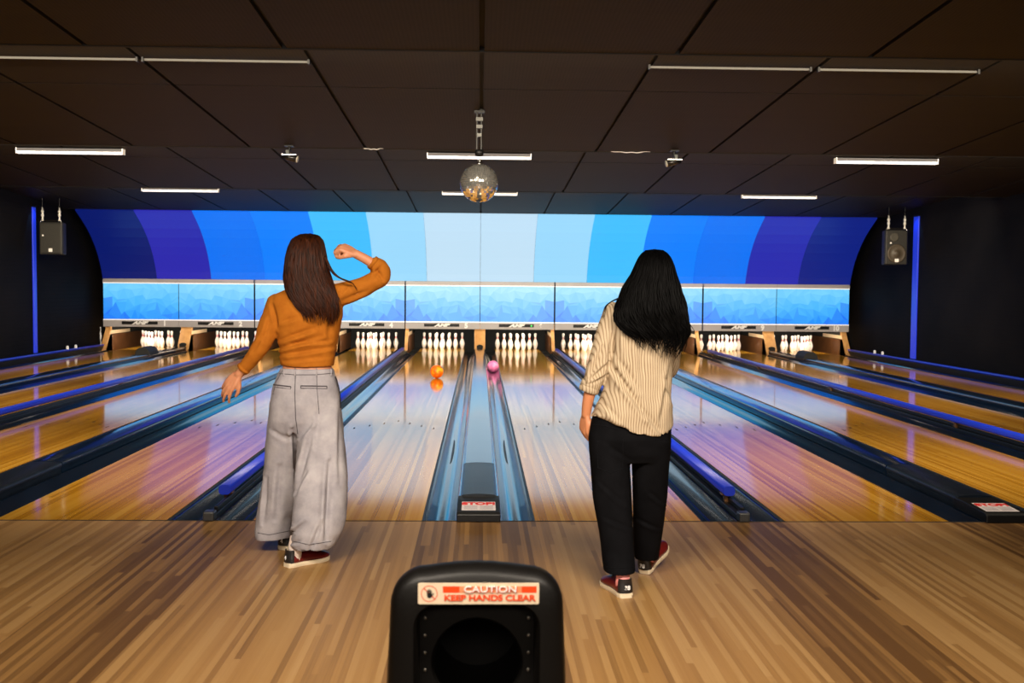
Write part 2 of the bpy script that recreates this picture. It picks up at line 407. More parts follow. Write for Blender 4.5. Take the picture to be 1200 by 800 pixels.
# ------------------------------------------------------------------ masking units: backlit panel over grey fascia
PC = {6: .8406, 7: 2.5219, 8: 4.2031, 9: 5.8844, 10: 7.5656}
for i in range(6, 11): PC[11-i] = -PC[i]
def color_faces(me, cols):
    a = me.color_attributes.new('Col', 'FLOAT_COLOR', 'CORNER'); k = 0
    for p, c in zip(me.polygons, cols):
        for _ in p.loop_indices: a.data[k].color = (*c, 1); k += 1
def mix(a, b, t): return tuple(x+(y-x)*t for x, y in zip(a, b))
for i in range(1, 11):
    X = PC[i]; hw = .8406
    lft = i % 2 == 1                                         # pairs of panels mirror each other
    r = thing('masking_unit', (X, YM, .53), 'grey masking unit with backlit blue polygon panel, numbered %d' % i, 'masking unit', 'numbered masking units')
    gap0 = .014 if not lft else .004; gap1 = .014 if lft else .004
    # outer edges of a pair have the wider dark joint
    xl = X-hw+(.014 if lft else .003); xr = X+hw-(.003 if lft else .014)
    b = MB(); b.box(xl, xr, YM, YM+.30, 1.545, 1.6); b.box(xl, xr, YM-.03, YM+.02, 1.52, 1.575); b.build('top_rail', M_grey, r, bevel=.004)
    b = MB(); b.box(xl, xr, YM+.03, YM+.30, .54, 1.545); b.build('box', M_dark, r)
    b = MB(); b.box(xl, xr, YM-.015, YM+.03, .53, .675); b.build('fascia', M_grey, r, bevel=.004)
    b = MB(); b.box(xl, xr, YM-.012, YM+.02, .676, .70); b.box(xl, xr, YM-.012, YM+.02, 1.495, 1.519); b.build('trim_strip', mat('glow_trim', (.85, .85, .88), .3, emit=(.9, .95, 1), estr=.35), r)  # trim emits in place of the backlight spilling on its edges
    random.seed(31)
    nx, ny = 10, 5; pts = {}
    for a in range(nx+1):
        for c in range(ny+1):
            jx = 0 if a in (0, nx) else random.uniform(-.4, .4); jz = 0 if c in (0, ny) else random.uniform(-.45, .45)
            pts[a, c] = ((a+jx)/nx, (c+jz)/ny)
    vs = []; fs = []; cols = []
    ce = min(1, abs(X)/8)                                    # overexposure of the middle panels put into the colour as paler blue
    top = mix(lin(165, 225, 252), lin(110, 205, 252), ce); mid = mix(lin(112, 196, 252), lin(62, 178, 252), ce); low = mix(lin(80, 168, 250), lin(8, 140, 250), ce); deep = mix(lin(70, 130, 245), lin(0, 90, 240), ce)
    for a in range(nx):
        for c in range(ny):
            q = [(a, c), (a+1, c), (a+1, c+1), (a, c+1)]
            tris = ((0, 1, 2), (0, 2, 3)) if random.random() < .5 else ((0, 1, 3), (1, 2, 3))
            for t in tris:
                P = [pts[q[j]] for j in t]; u = sum(p[0] for p in P)/3; v = sum(p[1] for p in P)/3
                n = len(vs)
                for (pu, pv) in P:
                    uu = pu if lft else 1-pu
                    vs.append((xl+.004+(xr-xl-.008)*uu, YM, .70+.795*pv))
                fs.append((n, n+1, n+2) if lft else (n, n+2, n+1))
                vv = v+random.uniform(-.10, .10)
                col = mix(low, mid, min(1, max(0, vv*2.2))) if vv < .45 else mix(mid, top, min(1, (vv-.45)*1.9))
                tri = v < .66-abs(u-.03)*1.9                 # the deeper blue peak at the pair's outer edge
                if tri: col = mix(col, deep, .46+random.uniform(-.12, .2))
                if random.random() < .12 and v < .6: col = mix(col, deep, .25)
                cols.append(col)
    me = mesh('lit_panel', [Vector(v)-origin(r) for v in vs], fs, M_lit); color_faces(me, cols)
    o = bpy.data.objects.new('lit_panel', me); COL.objects.link(o); o.parent = r
    px = X-.02
    b = MB(); b.box(px-.395, px+.395, YM-.021, YM-.014, .583, .650); pl = b.build('logo_plate', M_black, r)
    text('logo', 'AMF', .092, M_white, (px+.0, YM-.0225, .616), (1, 0, 0), (0, 0, 1), pl, shear=.35, bold=.006, sx=1.75)
    b = MB()
    for q, zz in enumerate((.594, .602)):
        b.box(px-.145+.02*q, px+.115-.02*q, YM-.0222, YM-.0212, zz, zz+.003)
    b.build('logo_stripe', M_white, pl)
    if i == 6:
        b = MB(); b.tube([(px+.34, YM-.026, .616), (px+.34, YM-.020, .616)], .022, 12)
        o = b.build('indicator_light', mat('green_led', (.02, .3, .06), .4, emit=(.05, .8, .12), estr=.8), pl); o['label'] = 'small lit green indicator'
    text('lane_number', str(i), .15, M_white, (X+.53, YM-.017, .605), (1, 0, 0), (0, 0, 1), r, bold=.008)

# ------------------------------------------------------------------ curved masking above, fourteen colour bands
BANDS = [lin(8, 24, 104), lin(40, 38, 168), lin(6, 112, 240), lin(4, 124, 250), lin(62, 186, 250), lin(150, 212, 248), lin(188, 220, 242)]
BN = ['navy', 'indigo', 'azure blue', 'bright blue', 'cyan', 'light blue', 'palest blue']
PROF = [(17.36, 1.602), (17.30, 1.76), (17.20, 1.93), (17.07, 2.12), (16.90, 2.30), (16.68, 2.49), (16.42, 2.67), (16.13, 2.83), (15.84, 2.972), (15.78, 3.004)]
BW = 2*8.4063/14
for k in range(14):
    j = k if k < 7 else 13-k
    x0 = -8.4063+k*BW+.003; x1 = x0+BW-.006
    vs = []; fs = []; n = len(PROF)
    for (dy, dz) in ((0, 0), (.03, .02)):
        for x in (x0, x1):
            vs += [(x, y+dy, z+dz) for y, z in PROF]
    for q in range(n-1):
        fs += [(q, n+q, n+q+1, q+1), (2*n+q, 2*n+q+1, 3*n+q+1, 3*n+q), (q, q+1, 2*n+q+1, 2*n+q), (n+q, 3*n+q, 3*n+q+1, n+q+1)]
    fs += [(0, 2*n, 3*n, n), (n-1, 2*n-1, 4*n-1, 3*n-1)]
    b = MB(); b.add(vs, fs)
    side = 'left' if k < 7 else 'right'
    o = b.build('curved_masking_panel', M_lit, loc=((x0+x1)/2, 17.3, 1.6), smooth=True)
    for p in o.data.polygons: p.use_smooth = p.index < 0
    c = BANDS[j]
    if k >= 12: c = mix(c, lin(30, 50, 175), .25)
    color_faces(o.data, [c]*len(o.data.polygons))
    tag(o, '%s curved masking panel above the numbered units in the %s half' % (BN[j], side), 'masking panel', 'curved masking panels')

# ------------------------------------------------------------------ pins
PP = [(0.0305, 0), (.0325, .006), (.037, .02), (.0505, .06), (.0585, .095), (.0605, .115), (.0585, .14), (.050, .17), (.0385, .20), (.028, .23), (.0235, .25), (.0228, .262), (.0245, .285), (.029, .315), (.0323, .34), (.0315, .357), (.026, .371), (.015, .379), (.004, .381)]
b = MB(); b.lathe(PP, 20); pin0 = b.build('bowling_pin', M_pin, smooth=True, world=False)
for z0, z1 in ((.236, .248), (.262, .276)):
    def rr(z):
        for (r0_, a), (r1_, c) in zip(PP, PP[1:]):
            if a <= z <= c: return r0_+(r1_-r0_)*(z-a)/(c-a)
    b = MB(); b.lathe([(rr(z0), z0), (rr(z0)+.0012, z0), (rr((z0+z1)/2)+.0012, (z0+z1)/2), (rr(z1)+.0012, z1), (rr(z1), z1)], 20)
    st = b.build('neck_stripe', M_red, smooth=True, world=False); st.parent = pin0; st['label'] = 'red neck stripe'
SPOT = [(0, 0, 'foremost one of the triangle'), (-.1524, 1, 'left one of second row'), (.1524, 1, 'right one of second row'),
        (-.3048, 2, 'left one of third row'), (0, 2, 'middle one of third row'), (.3048, 2, 'right one of third row'),
        (-.4572, 3, 'leftmost of back row'), (-.1524, 3, 'second from left in back row'), (.1524, 3, 'second from right in back row'), (.4572, 3, 'rightmost of back row')]
first = True
for i in range(1, 11):
    for (dx, row, nm) in SPOT:
        p = pin0 if first else copy_tree(pin0); first = False
        p.location = (LX[i]+dx, 18.288+.264*row, 0)
        tag(p, 'pin with red stripes on lane %s, %s' % (ORD[i], nm), 'bowling pin', 'bowling pins on lane %d' % i)

# ------------------------------------------------------------------ bowling balls
def swirl(name, c1, c2, c3):
    m = mat(name, c1, .12); k = NT(m); f = k.noise(9, 4, k.n('ShaderNodeTexCoord').outputs['Object'])
    k.l(k.ramp(f, [(.35, c1), (.5, c2), (.65, c3)]), k.b.inputs['Base Color']); return m
def bball(loc, M, label, ax):
    b = MB(); b.ball((0, 0, 0), .108, 24); o = b.build('bowling_ball', M, smooth=True, world=False); o.location = loc; tag(o, label, 'bowling ball')
    ax = Vector(ax).normalized(); s1 = ax.orthogonal().normalized(); s2 = ax.cross(s1)
    for a, c in ((.16, .2), (-.16, .2), (0, -.3)):
        d = (ax+s1*a+s2*c).normalized()
        h = MB(); h.tube([d*.1072, d*.1084], .0125, 12); q = h.build('finger_hole', M_dark, world=False); q.parent = o
bball((-.69, 10.54, .108), swirl('orange_ball', lin(225, 80, 8), lin(245, 120, 15), lin(250, 190, 30)), 'orange and yellow bowling ball rolling down lane 5', (.5, -.2, .8))
bball((.243, 12.7, .035), swirl('pink_ball', lin(205, 90, 150), lin(225, 120, 175), lin(235, 150, 195)), 'pink bowling ball lying in the gutter beside lane 6', (-.3, .5, .8))

# ------------------------------------------------------------------ ball return in the foreground
def rrect(w, z0, z1, r, n=8, top=0):
    """outline with rounded upper corners, counter-clockwise from lower left; top = extra crown"""
    p = [(-w/2, z0), (w/2, z0)]
    p += [(w/2-r+r*math.cos(a), z1-r+r*math.sin(a)) for a in [PI/2*t/n for t in range(n+1)]]
    if top: p += [(w/2-r-(w-2*r)*t/6, z1+top*math.sin(PI*t/6)) for t in range(1, 6)]
    p += [(-w/2+r+r*math.cos(a), z1-r+r*math.sin(a)) for a in [PI/2+PI/2*t/n for t in range(n+1)]]
    return p
RY = -4.02; RXc = -.002
root = thing('ball_return', (RXc, -3.7, 0), 'dark brown ball return hood with a caution sticker in the foreground', 'ball return')
W0, Z1 = .428, .757
b = MB()
def ring(w, zt, r, y, tp=.012): return [(RXc+x*(1+.21*max(0, Z1-z)), y, z) for x, z in rrect(w, 0, zt, r, 8, tp)]
R = [ring(W0-.03, Z1-.24, .075, RY+.55), ring(W0-.01, Z1-.12, .08, RY+.36), ring(W0, Z1-.03, .085, RY+.17), ring(W0, Z1, .085, RY+.085), ring(W0, Z1+.002, .085, RY+.04), ring(W0-.014, Z1-.010, .082, RY+.010), ring(W0-.04, Z1-.024, .075, RY)]
n = len(R[0])
vs = [p for r in R for p in r]
fs = [(i*n+j, i*n+(j+1) % n, (i+1)*n+(j+1) % n, (i+1)*n+j) for i in range(len(R)-1) for j in range(n)]+[tuple(range(n))]
# front face with the arched recess: same number of points on the inner outline
inn = [(RXc+x*1.0, RY+.0, z) for x, z in rrect(.316, 0, .680, .06, 8, .004)]
inb = [(RXc+x*1.0, RY+.012, z) for x, z in rrect(.306, 0, .673, .055, 8, .004)]
ind = [(RXc+x, RY+.075, z) for x, z in rrect(.292, 0, .664, .05, 8, .004)]
o0 = (len(R)-1)*n
for rg in (inn, inb, ind):
    k = len(vs); vs += rg; fs += [(o0+j, o0+(j+1) % n, k+(j+1) % n, k+j) for j in range(n)]; o0 = k
b.add(vs, fs); o = b.build('housing', M_hood, root, smooth=True); fixnormals(o)
md = o.modifiers.new('edges', 'EDGE_SPLIT'); md.split_angle = math.radians(40)
# recess back plate with its round ball opening
hc = (RXc+.001, .505); hr = .118; yb = RY+.075
out = rrect(.294, 0, .665, .05, 8, .004); N = 48
def ray_out(a):
    d = (math.cos(a), math.sin(a)); best = 9
    for (x0, z0), (x1, z1) in zip(out, out[1:]+out[:1]):
        x0, z0, x1, z1 = x0-(hc[0]-RXc), z0-hc[1], x1-(hc[0]-RXc), z1-hc[1]
        den = d[0]*(z1-z0)-d[1]*(x1-x0)
        if abs(den) < 1e-9: continue
        t = (x0*(z1-z0)-z0*(x1-x0))/den; s = (x0*d[1]-z0*d[0])/den
        if t > 0 and -1e-6 <= s <= 1+1e-6: best = min(best, t)
    return best
vs = []; fs = []
for t in range(N):
    a = 2*PI*t/N; q = ray_out(a)
    vs += [(hc[0]+q*math.cos(a), yb, hc[1]+q*math.sin(a)), (hc[0]+hr*math.cos(a), yb, hc[1]+hr*math.sin(a)), (hc[0]+(hr-.006)*math.cos(a), yb+.012, hc[1]+(hr-.006)*math.sin(a)), (hc[0]+hr*.97*math.cos(a), yb+.30, hc[1]+hr*.97*math.sin(a))]
for t in range(N):
    c, d = 4*t, 4*((t+1) % N); fs += [(c+q, d+q, d+q+1, c+q+1) for q in range(3)]
fs.append([4*t+3 for t in range(N)])
b = MB(); b.add(vs, fs); o = b.build('recess_plate', mat('recess_black', (.0022, .0018, .0015), .6, spec=.2), root); fixnormals(o)
for sx in (-1, 1):
    for zz in (.622, .577, .532, .487):
        b = MB(); b.ball((RXc+sx*.1325, yb-.001, zz), .0045, 8, (1, .6, 1)); b.build('bolt', mat('bolt_steel', (.25, .23, .2), .35, .8), root, True)
M_cau = mat('caution_white', lin(236, 214, 184), .45); M_caur = mat('caution_orange', lin(238, 74, 22), .45)
sc = Vector((RXc+.004, RY-.0005, .707)); sw, sh = .1505, .0265
b = MB(); b.prism([(sc.x+sx*(sw-.004)+.004*math.cos(a), sc.z+sz*(sh-.004)+.004*math.sin(a)) for sx, sz, a0 in ((1, -1, -PI/2), (1, 1, 0), (-1, 1, PI/2), (-1, -1, PI)) for a in [a0+PI/2*t/3 for t in range(4)]], RY-.0022, RY+.001)
stk = b.build('caution_sticker', M_cau, root); fixnormals(stk)
yt = RY-.0026
for x0, x1 in ((-.089, -.048), (.107, .144)):
    b = MB(); b.box(sc.x+x0, sc.x+x1, yt, yt+.001, sc.z+.0022, sc.z+.0185); b.build('orange_bar', M_caur, stk)
b = MB(); b.box(sc.x-.048, sc.x+.107, yt+.0001, yt+.001, sc.z+.0022, sc.z+.0185); b.build('heading_band', mat('caution_band', lin(240, 150, 104), .45), stk)
text('heading', 'CAUTION', .0215, M_caur, (sc.x+.0302, yt-.0004, sc.z+.0098), (1, 0, 0), (0, 0, 1), stk, bold=.0009, sx=1.36)
text('heading_fill', 'CAUTION', .0215, mat('caution_letter', (.95, .93, .9), .5), (sc.x+.0290, yt-.0018, sc.z+.0108), (1, 0, 0), (0, 0, 1), stk, bold=.0002, sx=1.36)
text('caution_text', 'KEEP HANDS CLEAR', .0205, M_caur, (sc.x+.0275, yt, sc.z-.0112), (1, 0, 0), (0, 0, 1), stk, bold=.0007, sx=1.22)
ic = Vector((sc.x-.1225, yt, sc.z)); b = MB()
vs = [(ic.x+r*math.cos(2*PI*t/32), yt, ic.z+r*math.sin(2*PI*t/32)) for r in (.0205, .0188) for t in range(32)]
b.add(vs, [(t, (t+1) % 32, 32+(t+1) % 32, 32+t) for t in range(32)])
d = Vector((.7071, 0, -.7071)); e = Vector((.7071, 0, .7071))
b.add([ic+d*s*.0195+e*q*.0012 for s in (-1, 1) for q in (-1, 1)], [(0, 1, 3, 2)])
b.build('prohibition_ring', M_caur, stk)
b = MB()
b.add([(ic.x+.0005+.0062*math.cos(2*PI*t/16), yt-.0003, ic.z-.0045+.0068*math.sin(2*PI*t/16)) for t in range(16)], [tuple(range(16))])
for q, (dx, L_) in enumerate(((-.0048, .0085), (-.0016, .011), (.0016, .0105), (.0048, .0082))):
    b.add([(ic.x+dx+s*.0012, yt-.0003, ic.z+zz) for zz in (-.002, L_) for s in (-1, 1)], [(0, 1, 3, 2)])
b.add([(ic.x+x, yt-.0003, ic.z+z) for x, z in ((.004, -.006), (.006, -.008), (.0115, .0005), (.0098, .002))], [(0, 1, 2, 3)])
b.build('hand_icon', M_dark, stk)

# ------------------------------------------------------------------ fluorescent lights under the ceiling steps
def light_unit():
    r = bpy.data.objects.new('fluorescent_light', None); COL.objects.link(r)
    b = MB(); b.prism([(-.05, .03), (-.05, .066), (-.04, .07), (.06, .07), (.06, .03), (.045, .03), (-.035, .03)], -.665, .665, 'x'); h = b.build('housing', M_alu, world=False); fixnormals(h); h.parent = r
    b = MB(); b.prism([(-.030, .030), (-.028, .006), (-.012, 0), (.022, 0), (.04, .006), (.044, .030)], -.655, .655, 'x'); h = b.build('diffuser', M_tube, world=False); fixnormals(h); h.parent = r
    for s in (-1, 1):
        b = MB(); b.box(s*.665-.006, s*.665+.006, -.052, .062, -.002, .072); h = b.build('end_plate', mat('lamp_white', (.7, .7, .72), .4), world=False, bevel=.003); h.parent = r
    return r
lu = light_unit(); first = True
for (x, y, z, lb) in ((-5.22, 7.17, 3.118, 'left lit tube light of the nearer row under the ceiling step'), (-.024, 7.17, 3.118, 'middle lit tube light of the nearer row, right behind the mirror ball'), (5.27, 7.17, 3.118, 'right lit tube light of the nearer row under the ceiling step'),
                      (-5.31, 12.47, 3.113, 'left lit tube light of the far row near the masking'), (-.02, 12.47, 3.113, 'middle lit tube light of the far row, below and behind the mirror ball'), (5.36, 12.47, 3.113, 'right lit tube light of the far row near the masking')):
    o = lu if first else copy_tree(lu); first = False
    o.location = (x, y, z); tag(o, lb, 'ceiling light', 'fluorescent ceiling lights')
M_batten = mat('batten_metal', (.03, .028, .024), .5)
for x, lb in ((-3.30, 'pale thin batten on the near ceiling step, far left of four'), (-1.98, 'pale thin batten on the near ceiling step, second from the left'), (1.95, 'pale thin batten on the near ceiling step, second from the right'), (3.29, 'pale thin batten on the near ceiling step, far right of four')):
    r = thing('ceiling_batten', (x, 1.78, 3.2), lb, 'batten', 'thin battens on the near ceiling step')
    b = MB(); b.box(x-.635, x+.635, 1.770, 1.780, 3.194, 3.215); b.build('strip', M_batten, r, bevel=.003)
    for s in (-1, 1):
        b = MB(); b.box(x+s*.638-.008, x+s*.638+.008, 1.755, 1.795, 3.186, 3.222); b.build('end_clip', M_black, r)

# ------------------------------------------------------------------ mirror ball
BX, BY, BZ, BR = -.018, 3.6, 2.462, .183
root = thing('mirror_ball', (BX, BY, 3.14), 'mirror ball hanging on a dark pole and motor below the ceiling', 'mirror ball')
vs = []; fs = []; rows = 26
for i in range(rows):
    t0, t1 = PI*i/rows, PI*(i+1)/rows; nn = max(4, int(2*PI*math.sin((t0+t1)/2)*rows/PI+.5))
    for j in range(nn):
        a0, a1 = 2*PI*(j+.03)/nn, 2*PI*(j+.97)/nn; tt0, tt1 = t0+.03*(t1-t0), t1-.03*(t1-t0); k = len(vs)
        nrm = (random.uniform(-1, 1)*.0009, random.uniform(-1, 1)*.0009)
        for (t, a, s) in ((tt0, a0, 1), (tt1, a0, -1), (tt1, a1, -1), (tt0, a1, 1)):
            q = BR+s*nrm[0]+(nrm[1] if a == a0 else -nrm[1]); vs.append((BX+q*math.sin(t)*math.cos(a), BY+q*math.sin(t)*math.sin(a), BZ+q*math.cos(t)))
        fs.append((k, k+1, k+2, k+3))
b = MB(); b.add(vs, fs); b.build('mirror_tiles', mat('mirror', (.93, .93, .90), .08, .9), root)
b = MB(); b.ball((BX, BY, BZ), BR-.003, 24); b.build('core', M_dark, root, True)
b = MB(); b.tube([(BX, BY, BZ+BR-.006), (BX, BY, BZ+BR+.012)], .022, 12); b.build('collar', M_chrome, root, True)
b = MB()
for q in range(3): b.tube([(BX+(.008 if q % 2 else 0)*math.cos(t*PI/4), BY+(0 if q % 2 else .008)*math.cos(t*PI/4), BZ+BR+.022+.019*q+.012*math.sin(t*PI/4)) for t in range(9)], .0025, 6)
b.build('chain', M_chrome, root, True)
b = MB(); b.lathe([(.02, 0), (.04, .008), (.042, .055), (.03, .066)], 16, (BX, BY, BZ+BR+.07)); b.build('motor', M_black, root, True)
b = MB(); b.box(BX-.03, BX-.018, BY-.01, BY+.01, 2.76, 3.15); b.box(BX+.012, BX+.024, BY-.01, BY+.01, 2.76, 3.15); b.box(BX-.05, BX+.05, BY-.04, BY+.04, 3.125, 3.16); b.build('pole', M_black, root)
for zz, ww in ((3.05, .034), (2.98, .03), (2.90, .022)):
    b = MB(); b.box(BX-ww, BX+ww, BY-.02, BY+.015, zz, zz+.035); b.box(BX-ww*.5, BX+ww*.5, BY-.024, BY-.018, zz+.008, zz+.028); o = b.build('clamp', mat('worn_clamp', (.08, .08, .075), .4, .3), root, bevel=.002)

# ------------------------------------------------------------------ little spotlights and loose white cables at the ceiling edge
for (x, lb, s) in ((-2.177, 'small black spotlight on the ceiling edge left of the mirror ball', 1), (2.215, 'small black spotlight on the ceiling edge right of the mirror ball', -1)):
    y = 5.62; r = thing('spotlight', (x, y, 3.06), lb, 'spotlight', 'small ceiling spotlights')
    b = MB(); b.tube([(x, y, 3.07), (x, y, 3.0)], .018, 10); b.box(x-.05, x+.05, y-.05, y+.05, 3.045, 3.075); b.build('stem', M_black, r)
    b = MB(); b.box(x-s*.02-.02, x-s*.02+.02, y-.03, y+.03, 2.925, 3.01); b.build('bracket', mat('bracket_grey', (.07, .08, .075), .35), r, bevel=.004)
    b = MB(); b.tube([(x-s*.07, y, 2.945), (x+s*.09, y-.02, 2.905)], [.038, .042], 14); b.build('lamp_head', mat('lamp_black', (.01, .01, .01), .2), r, True)
    b = MB(); b.tube([(x+s*.088, y-.021, 2.905), (x+s*.097, y-.022, 2.903)], .038, 14); b.build('rim', mat('rim_pale', (.6, .58, .5), .3), r, True)
    b = MB(); b.box(x-s*.0-.085, x+.085, y-.050, y-.042, 2.945, 2.958); b.build('yoke', M_chrome, r)
for (x, lb, s) in ((-1.24, 'short loose white cable at the ceiling edge left of the mirror ball', .5), (1.726, 'longer loose white cable at the ceiling edge right of the mirror ball', 1)):
    b = MB(); b.tube([(x+s*.23*(t/6-1), 5.73+.01*math.sin(t), 3.058-.016*math.sin(PI*t/12)-.004*math.sin(t*1.7)) for t in range(13)], .006, 6)
    tag(b.build('cable', M_white, smooth=True, loc=(x, 5.73, 3.05)), lb, 'cable', 'loose white ceiling cables')

# ------------------------------------------------------------------ loudspeakers
M_spk = simple_noise('speaker_cabinet', (.010, .0095, .008), (.016, .015, .013), 30, .6)
M_gril = simple_noise('speaker_grille', (.016, .0155, .013), (.024, .023, .019), 60, .65)
for s, nm in ((-1, 'left'), (1, 'right')):
    X = s*8.20 if s < 0 else 8.13; y = 14.0; z0, z1 = (2.03, 2.645) if s < 0 else (1.985, 2.66)
    r = thing('loudspeaker', (X, y, z1), 'black loudspeaker hanging on a chrome bracket by the %s wall' % nm, 'loudspeaker', 'hanging loudspeakers')
    b = MB(); b.prism([(X-.215, y), (X+.215, y), (X+.225, y+.06), (X+.15, y+.38), (X-.15, y+.38), (X-.225, y+.06)], z0, z1, 'z'); o = b.build('cabinet', M_spk, r, bevel=.02); fixnormals(o)
    if s < 0:
        b = MB(); b.box(X-.195, X+.195, y-.012, y+.01, z0+.03, z1-.03); b.build('grille', M_gril, r, bevel=.008)
    else:
        zc = z0+.215
        b = MB(); b.lathe([(.185, 0), (.185, .012), (.165, .020), (.15, .016), (.06, .004), (.055, .014), (.02, .022), (.001, .023)], 28)
        b.v = [Vector((X+v.x, y-v.z, zc+v.y)) for v in b.v]; o = b.build('woofer', mat('woofer', (.055, .042, .028), .5), r, True)
        b = MB(); b.lathe([(.085, 0), (.085, .010), (.07, .012), (.02, .004), (.001, .006)], 20)
        b.v = [Vector((X-.05+v.x, y-v.z, z1-.14+v.y)) for v in b.v]; b.build('tweeter', mat('tweeter', (.05, .046, .036), .5), r, True)
    b = MB(); b.box(X-.035, X+.035, y-.035 if s > 0 else y-.016, y-.012 if s > 0 else y-.01, z0+.05, z0+.115); b.build('badge', M_white, r)
    b = MB(); b.box(X-.155 if s < 0 else X-.135, X-.125 if s < 0 else X-.105, y-.016, y-.0, z1-.27, z1-.24); b.build('small_badge', M_white, r)
    b = MB(); b.tube([(X-.2, y+.03, z1+.002), (X-.19, y+.03, z1+.03), (X+.19, y+.03, z1+.03), (X+.2, y+.03, z1+.002)], .014, 8); b.build('bracket', M_chrome, r)
    for q in (-1, 1):
        xx = X+q*.16; b = MB(); b.tube([(xx, y+.03, z1+.02), (xx, y+.03, z1+.07), (xx+.004, y+.03, z1+.15), (xx, y+.03, z1+.28)], [.032, .016, .02, .014], 8)
        for zz in (.13, .2): b.ball((xx, y+.03, z1+zz), .03, 8, (1, 1, 1.2))
        h = b.build('hanger', mat('hanger_white', (.75, .75, .72), .3, .3), r, True)
        b = MB(); b.tube([(xx, y+.03, z1+.27), (xx, y+.03, 3.10)], .006, 6); b.build('rod', M_black, h)
# blue light strips on the side walls
M_strip = mat('blue_light_strip', lin(20, 34, 160), .4, emit=lin(34, 60, 205), estr=.62)
for s, nm, wd in ((-1, 'left', .14), (1, 'right', .24)):
    x = s*(WX-.03); y = 14.22
    r = thing('light_strip', (x, y, .13), 'vertical glowing blue light strip on the black %s wall' % nm, 'light strip', 'blue wall light strips')
    b = MB(); b.box(min(x, s*(WX-.002)), max(x, s*(WX-.002)), y-wd/2, y+wd/2, .13, 2.94); b.build('lens', M_strip, r, bevel=.006)
    b = MB(); b.box(min(x, s*(WX-.002)), max(x, s*(WX-.002)), y-wd/2-.012, y+wd/2+.012, 2.94, 2.97); b.build('cap', M_black, r)
    l = bpy.data.lights.new('strip_top_fill', 'SPOT'); l.energy = 14; l.color = (.05, .35, 1); l.spot_size = 1.2; l.shadow_soft_size = .02  # added lamp to brighten the strip's top, no fixture of the hall
    lo = bpy.data.objects.new('strip_top_fill', l); COL.objects.link(lo); lo.location = (x-s*.14, y-.08, 3.0); lo.rotation_euler = (Vector((x, y, 2.4))-lo.location).to_track_quat('-Z', 'Y').to_euler()
# hanging chain at the left end of the masking
b = MB(); x = -8.44
for q in range(9): b.ball((x+.004*math.sin(q*2), 17.3, .14+.045*q), .02 if q in (4, 5, 3) else .012, 6, (1, 1, 1.8))
tag(b.build('pull_chain', M_white, smooth=True, loc=(x, 17.3, .52)), 'white pull chain hanging under the left end of the masking', 'chain')

# ------------------------------------------------------------------ people
def fabric(name, stops, scale, rough=.85, weave=600, bumpd=.0005, spec=.15):
    m = mat(name, stops[0][1], rough, spec=spec); k = NT(m)
    f = k.noise(scale, 4, k.pos(), .65); k.l(k.ramp(f, stops), k.b.inputs['Base Color'])
    k.bump(k.noise(weave, 2, k.pos()), .5, bumpd); return m
M_skin = mat('skin', lin(196, 132, 96), .5); M_skin.node_tree.nodes['Principled BSDF'].inputs['Subsurface Weight'].default_value = .06
M_skin2 = mat('skin_tan', lin(186, 122, 84), .5)
M_must = fabric('mustard_jersey', [(.3, lin(152, 86, 18)), (.7, lin(170, 100, 26))], 14)
M_denim = fabric('pale_denim', [(.3, lin(136, 132, 138)), (.7, lin(168, 163, 166))], 9, bumpd=.0008)
M_seam = mat('denim_seam', lin(74, 70, 76), .8)
M_black_denim = fabric('black_denim', [(.3, (.002, .002, .0026)), (.7, (.004, .004, .005))], 9, spec=.06)
def striped():
    m = mat('striped_cotton', (.5, .4, .3), .8, spec=.2); k = NT(m)
    sp = k.n('ShaderNodeSeparateXYZ'); k.l(k.pos(), sp.inputs[0])
    wv = k.math('MULTIPLY', k.noise(5, 2, k.pos()), .03)
    a = k.math('ADD', sp.outputs[0], wv)
    a = k.math('ADD', a, k.math('MULTIPLY', sp.outputs[1], .35))
    t = k.math('PINGPONG', k.math('DIVIDE', a, .0125), .5)
    f = k.noise(12, 3, k.pos())
    v = k.math('ADD', k.math('MULTIPLY', t, 1.7), k.math('MULTIPLY', f, .25))
    k.l(k.ramp(v, [(.12, lin(112, 90, 66)), (.38, lin(164, 144, 117)), (.8, lin(184, 166, 140))]), k.b.inputs['Base Color'])
    k.bump(k.noise(500, 2, k.pos()), .4, .0005); return m
M_stripe = striped()
def hairmat(name, c1, c2, rough, spec=.3):
    m = mat(name, c1, rough, spec=spec); k = NT(m)
    mp = k.n('ShaderNodeMapping'); mp.inputs['Scale'].default_value = (120, 120, 6); k.l(k.pos(), mp.inputs[0])
    f = k.noise(1, 3, mp.outputs[0]); k.l(k.ramp(f, [(.35, c1), (.7, c2)]), k.b.inputs['Base Color']); return m
M_hairA = hairmat('brown_hair', lin(26, 11, 5), lin(66, 30, 11), .45, .14)
M_hairB = hairmat('black_hair', (.0010, .0009, .0009), (.0022, .002, .002), .5, .05)
M_maroon = mat('maroon_leather', lin(96, 22, 20), .35); M_shoeblk = mat('black_leather', (.012, .011, .012), .35); M_solew = mat('sole_cream', lin(214, 198, 170), .55)
M_sockw = mat('sock_white', lin(226, 208, 196), .9); M_sockp = mat('sock_pink', lin(238, 150, 146), .9)

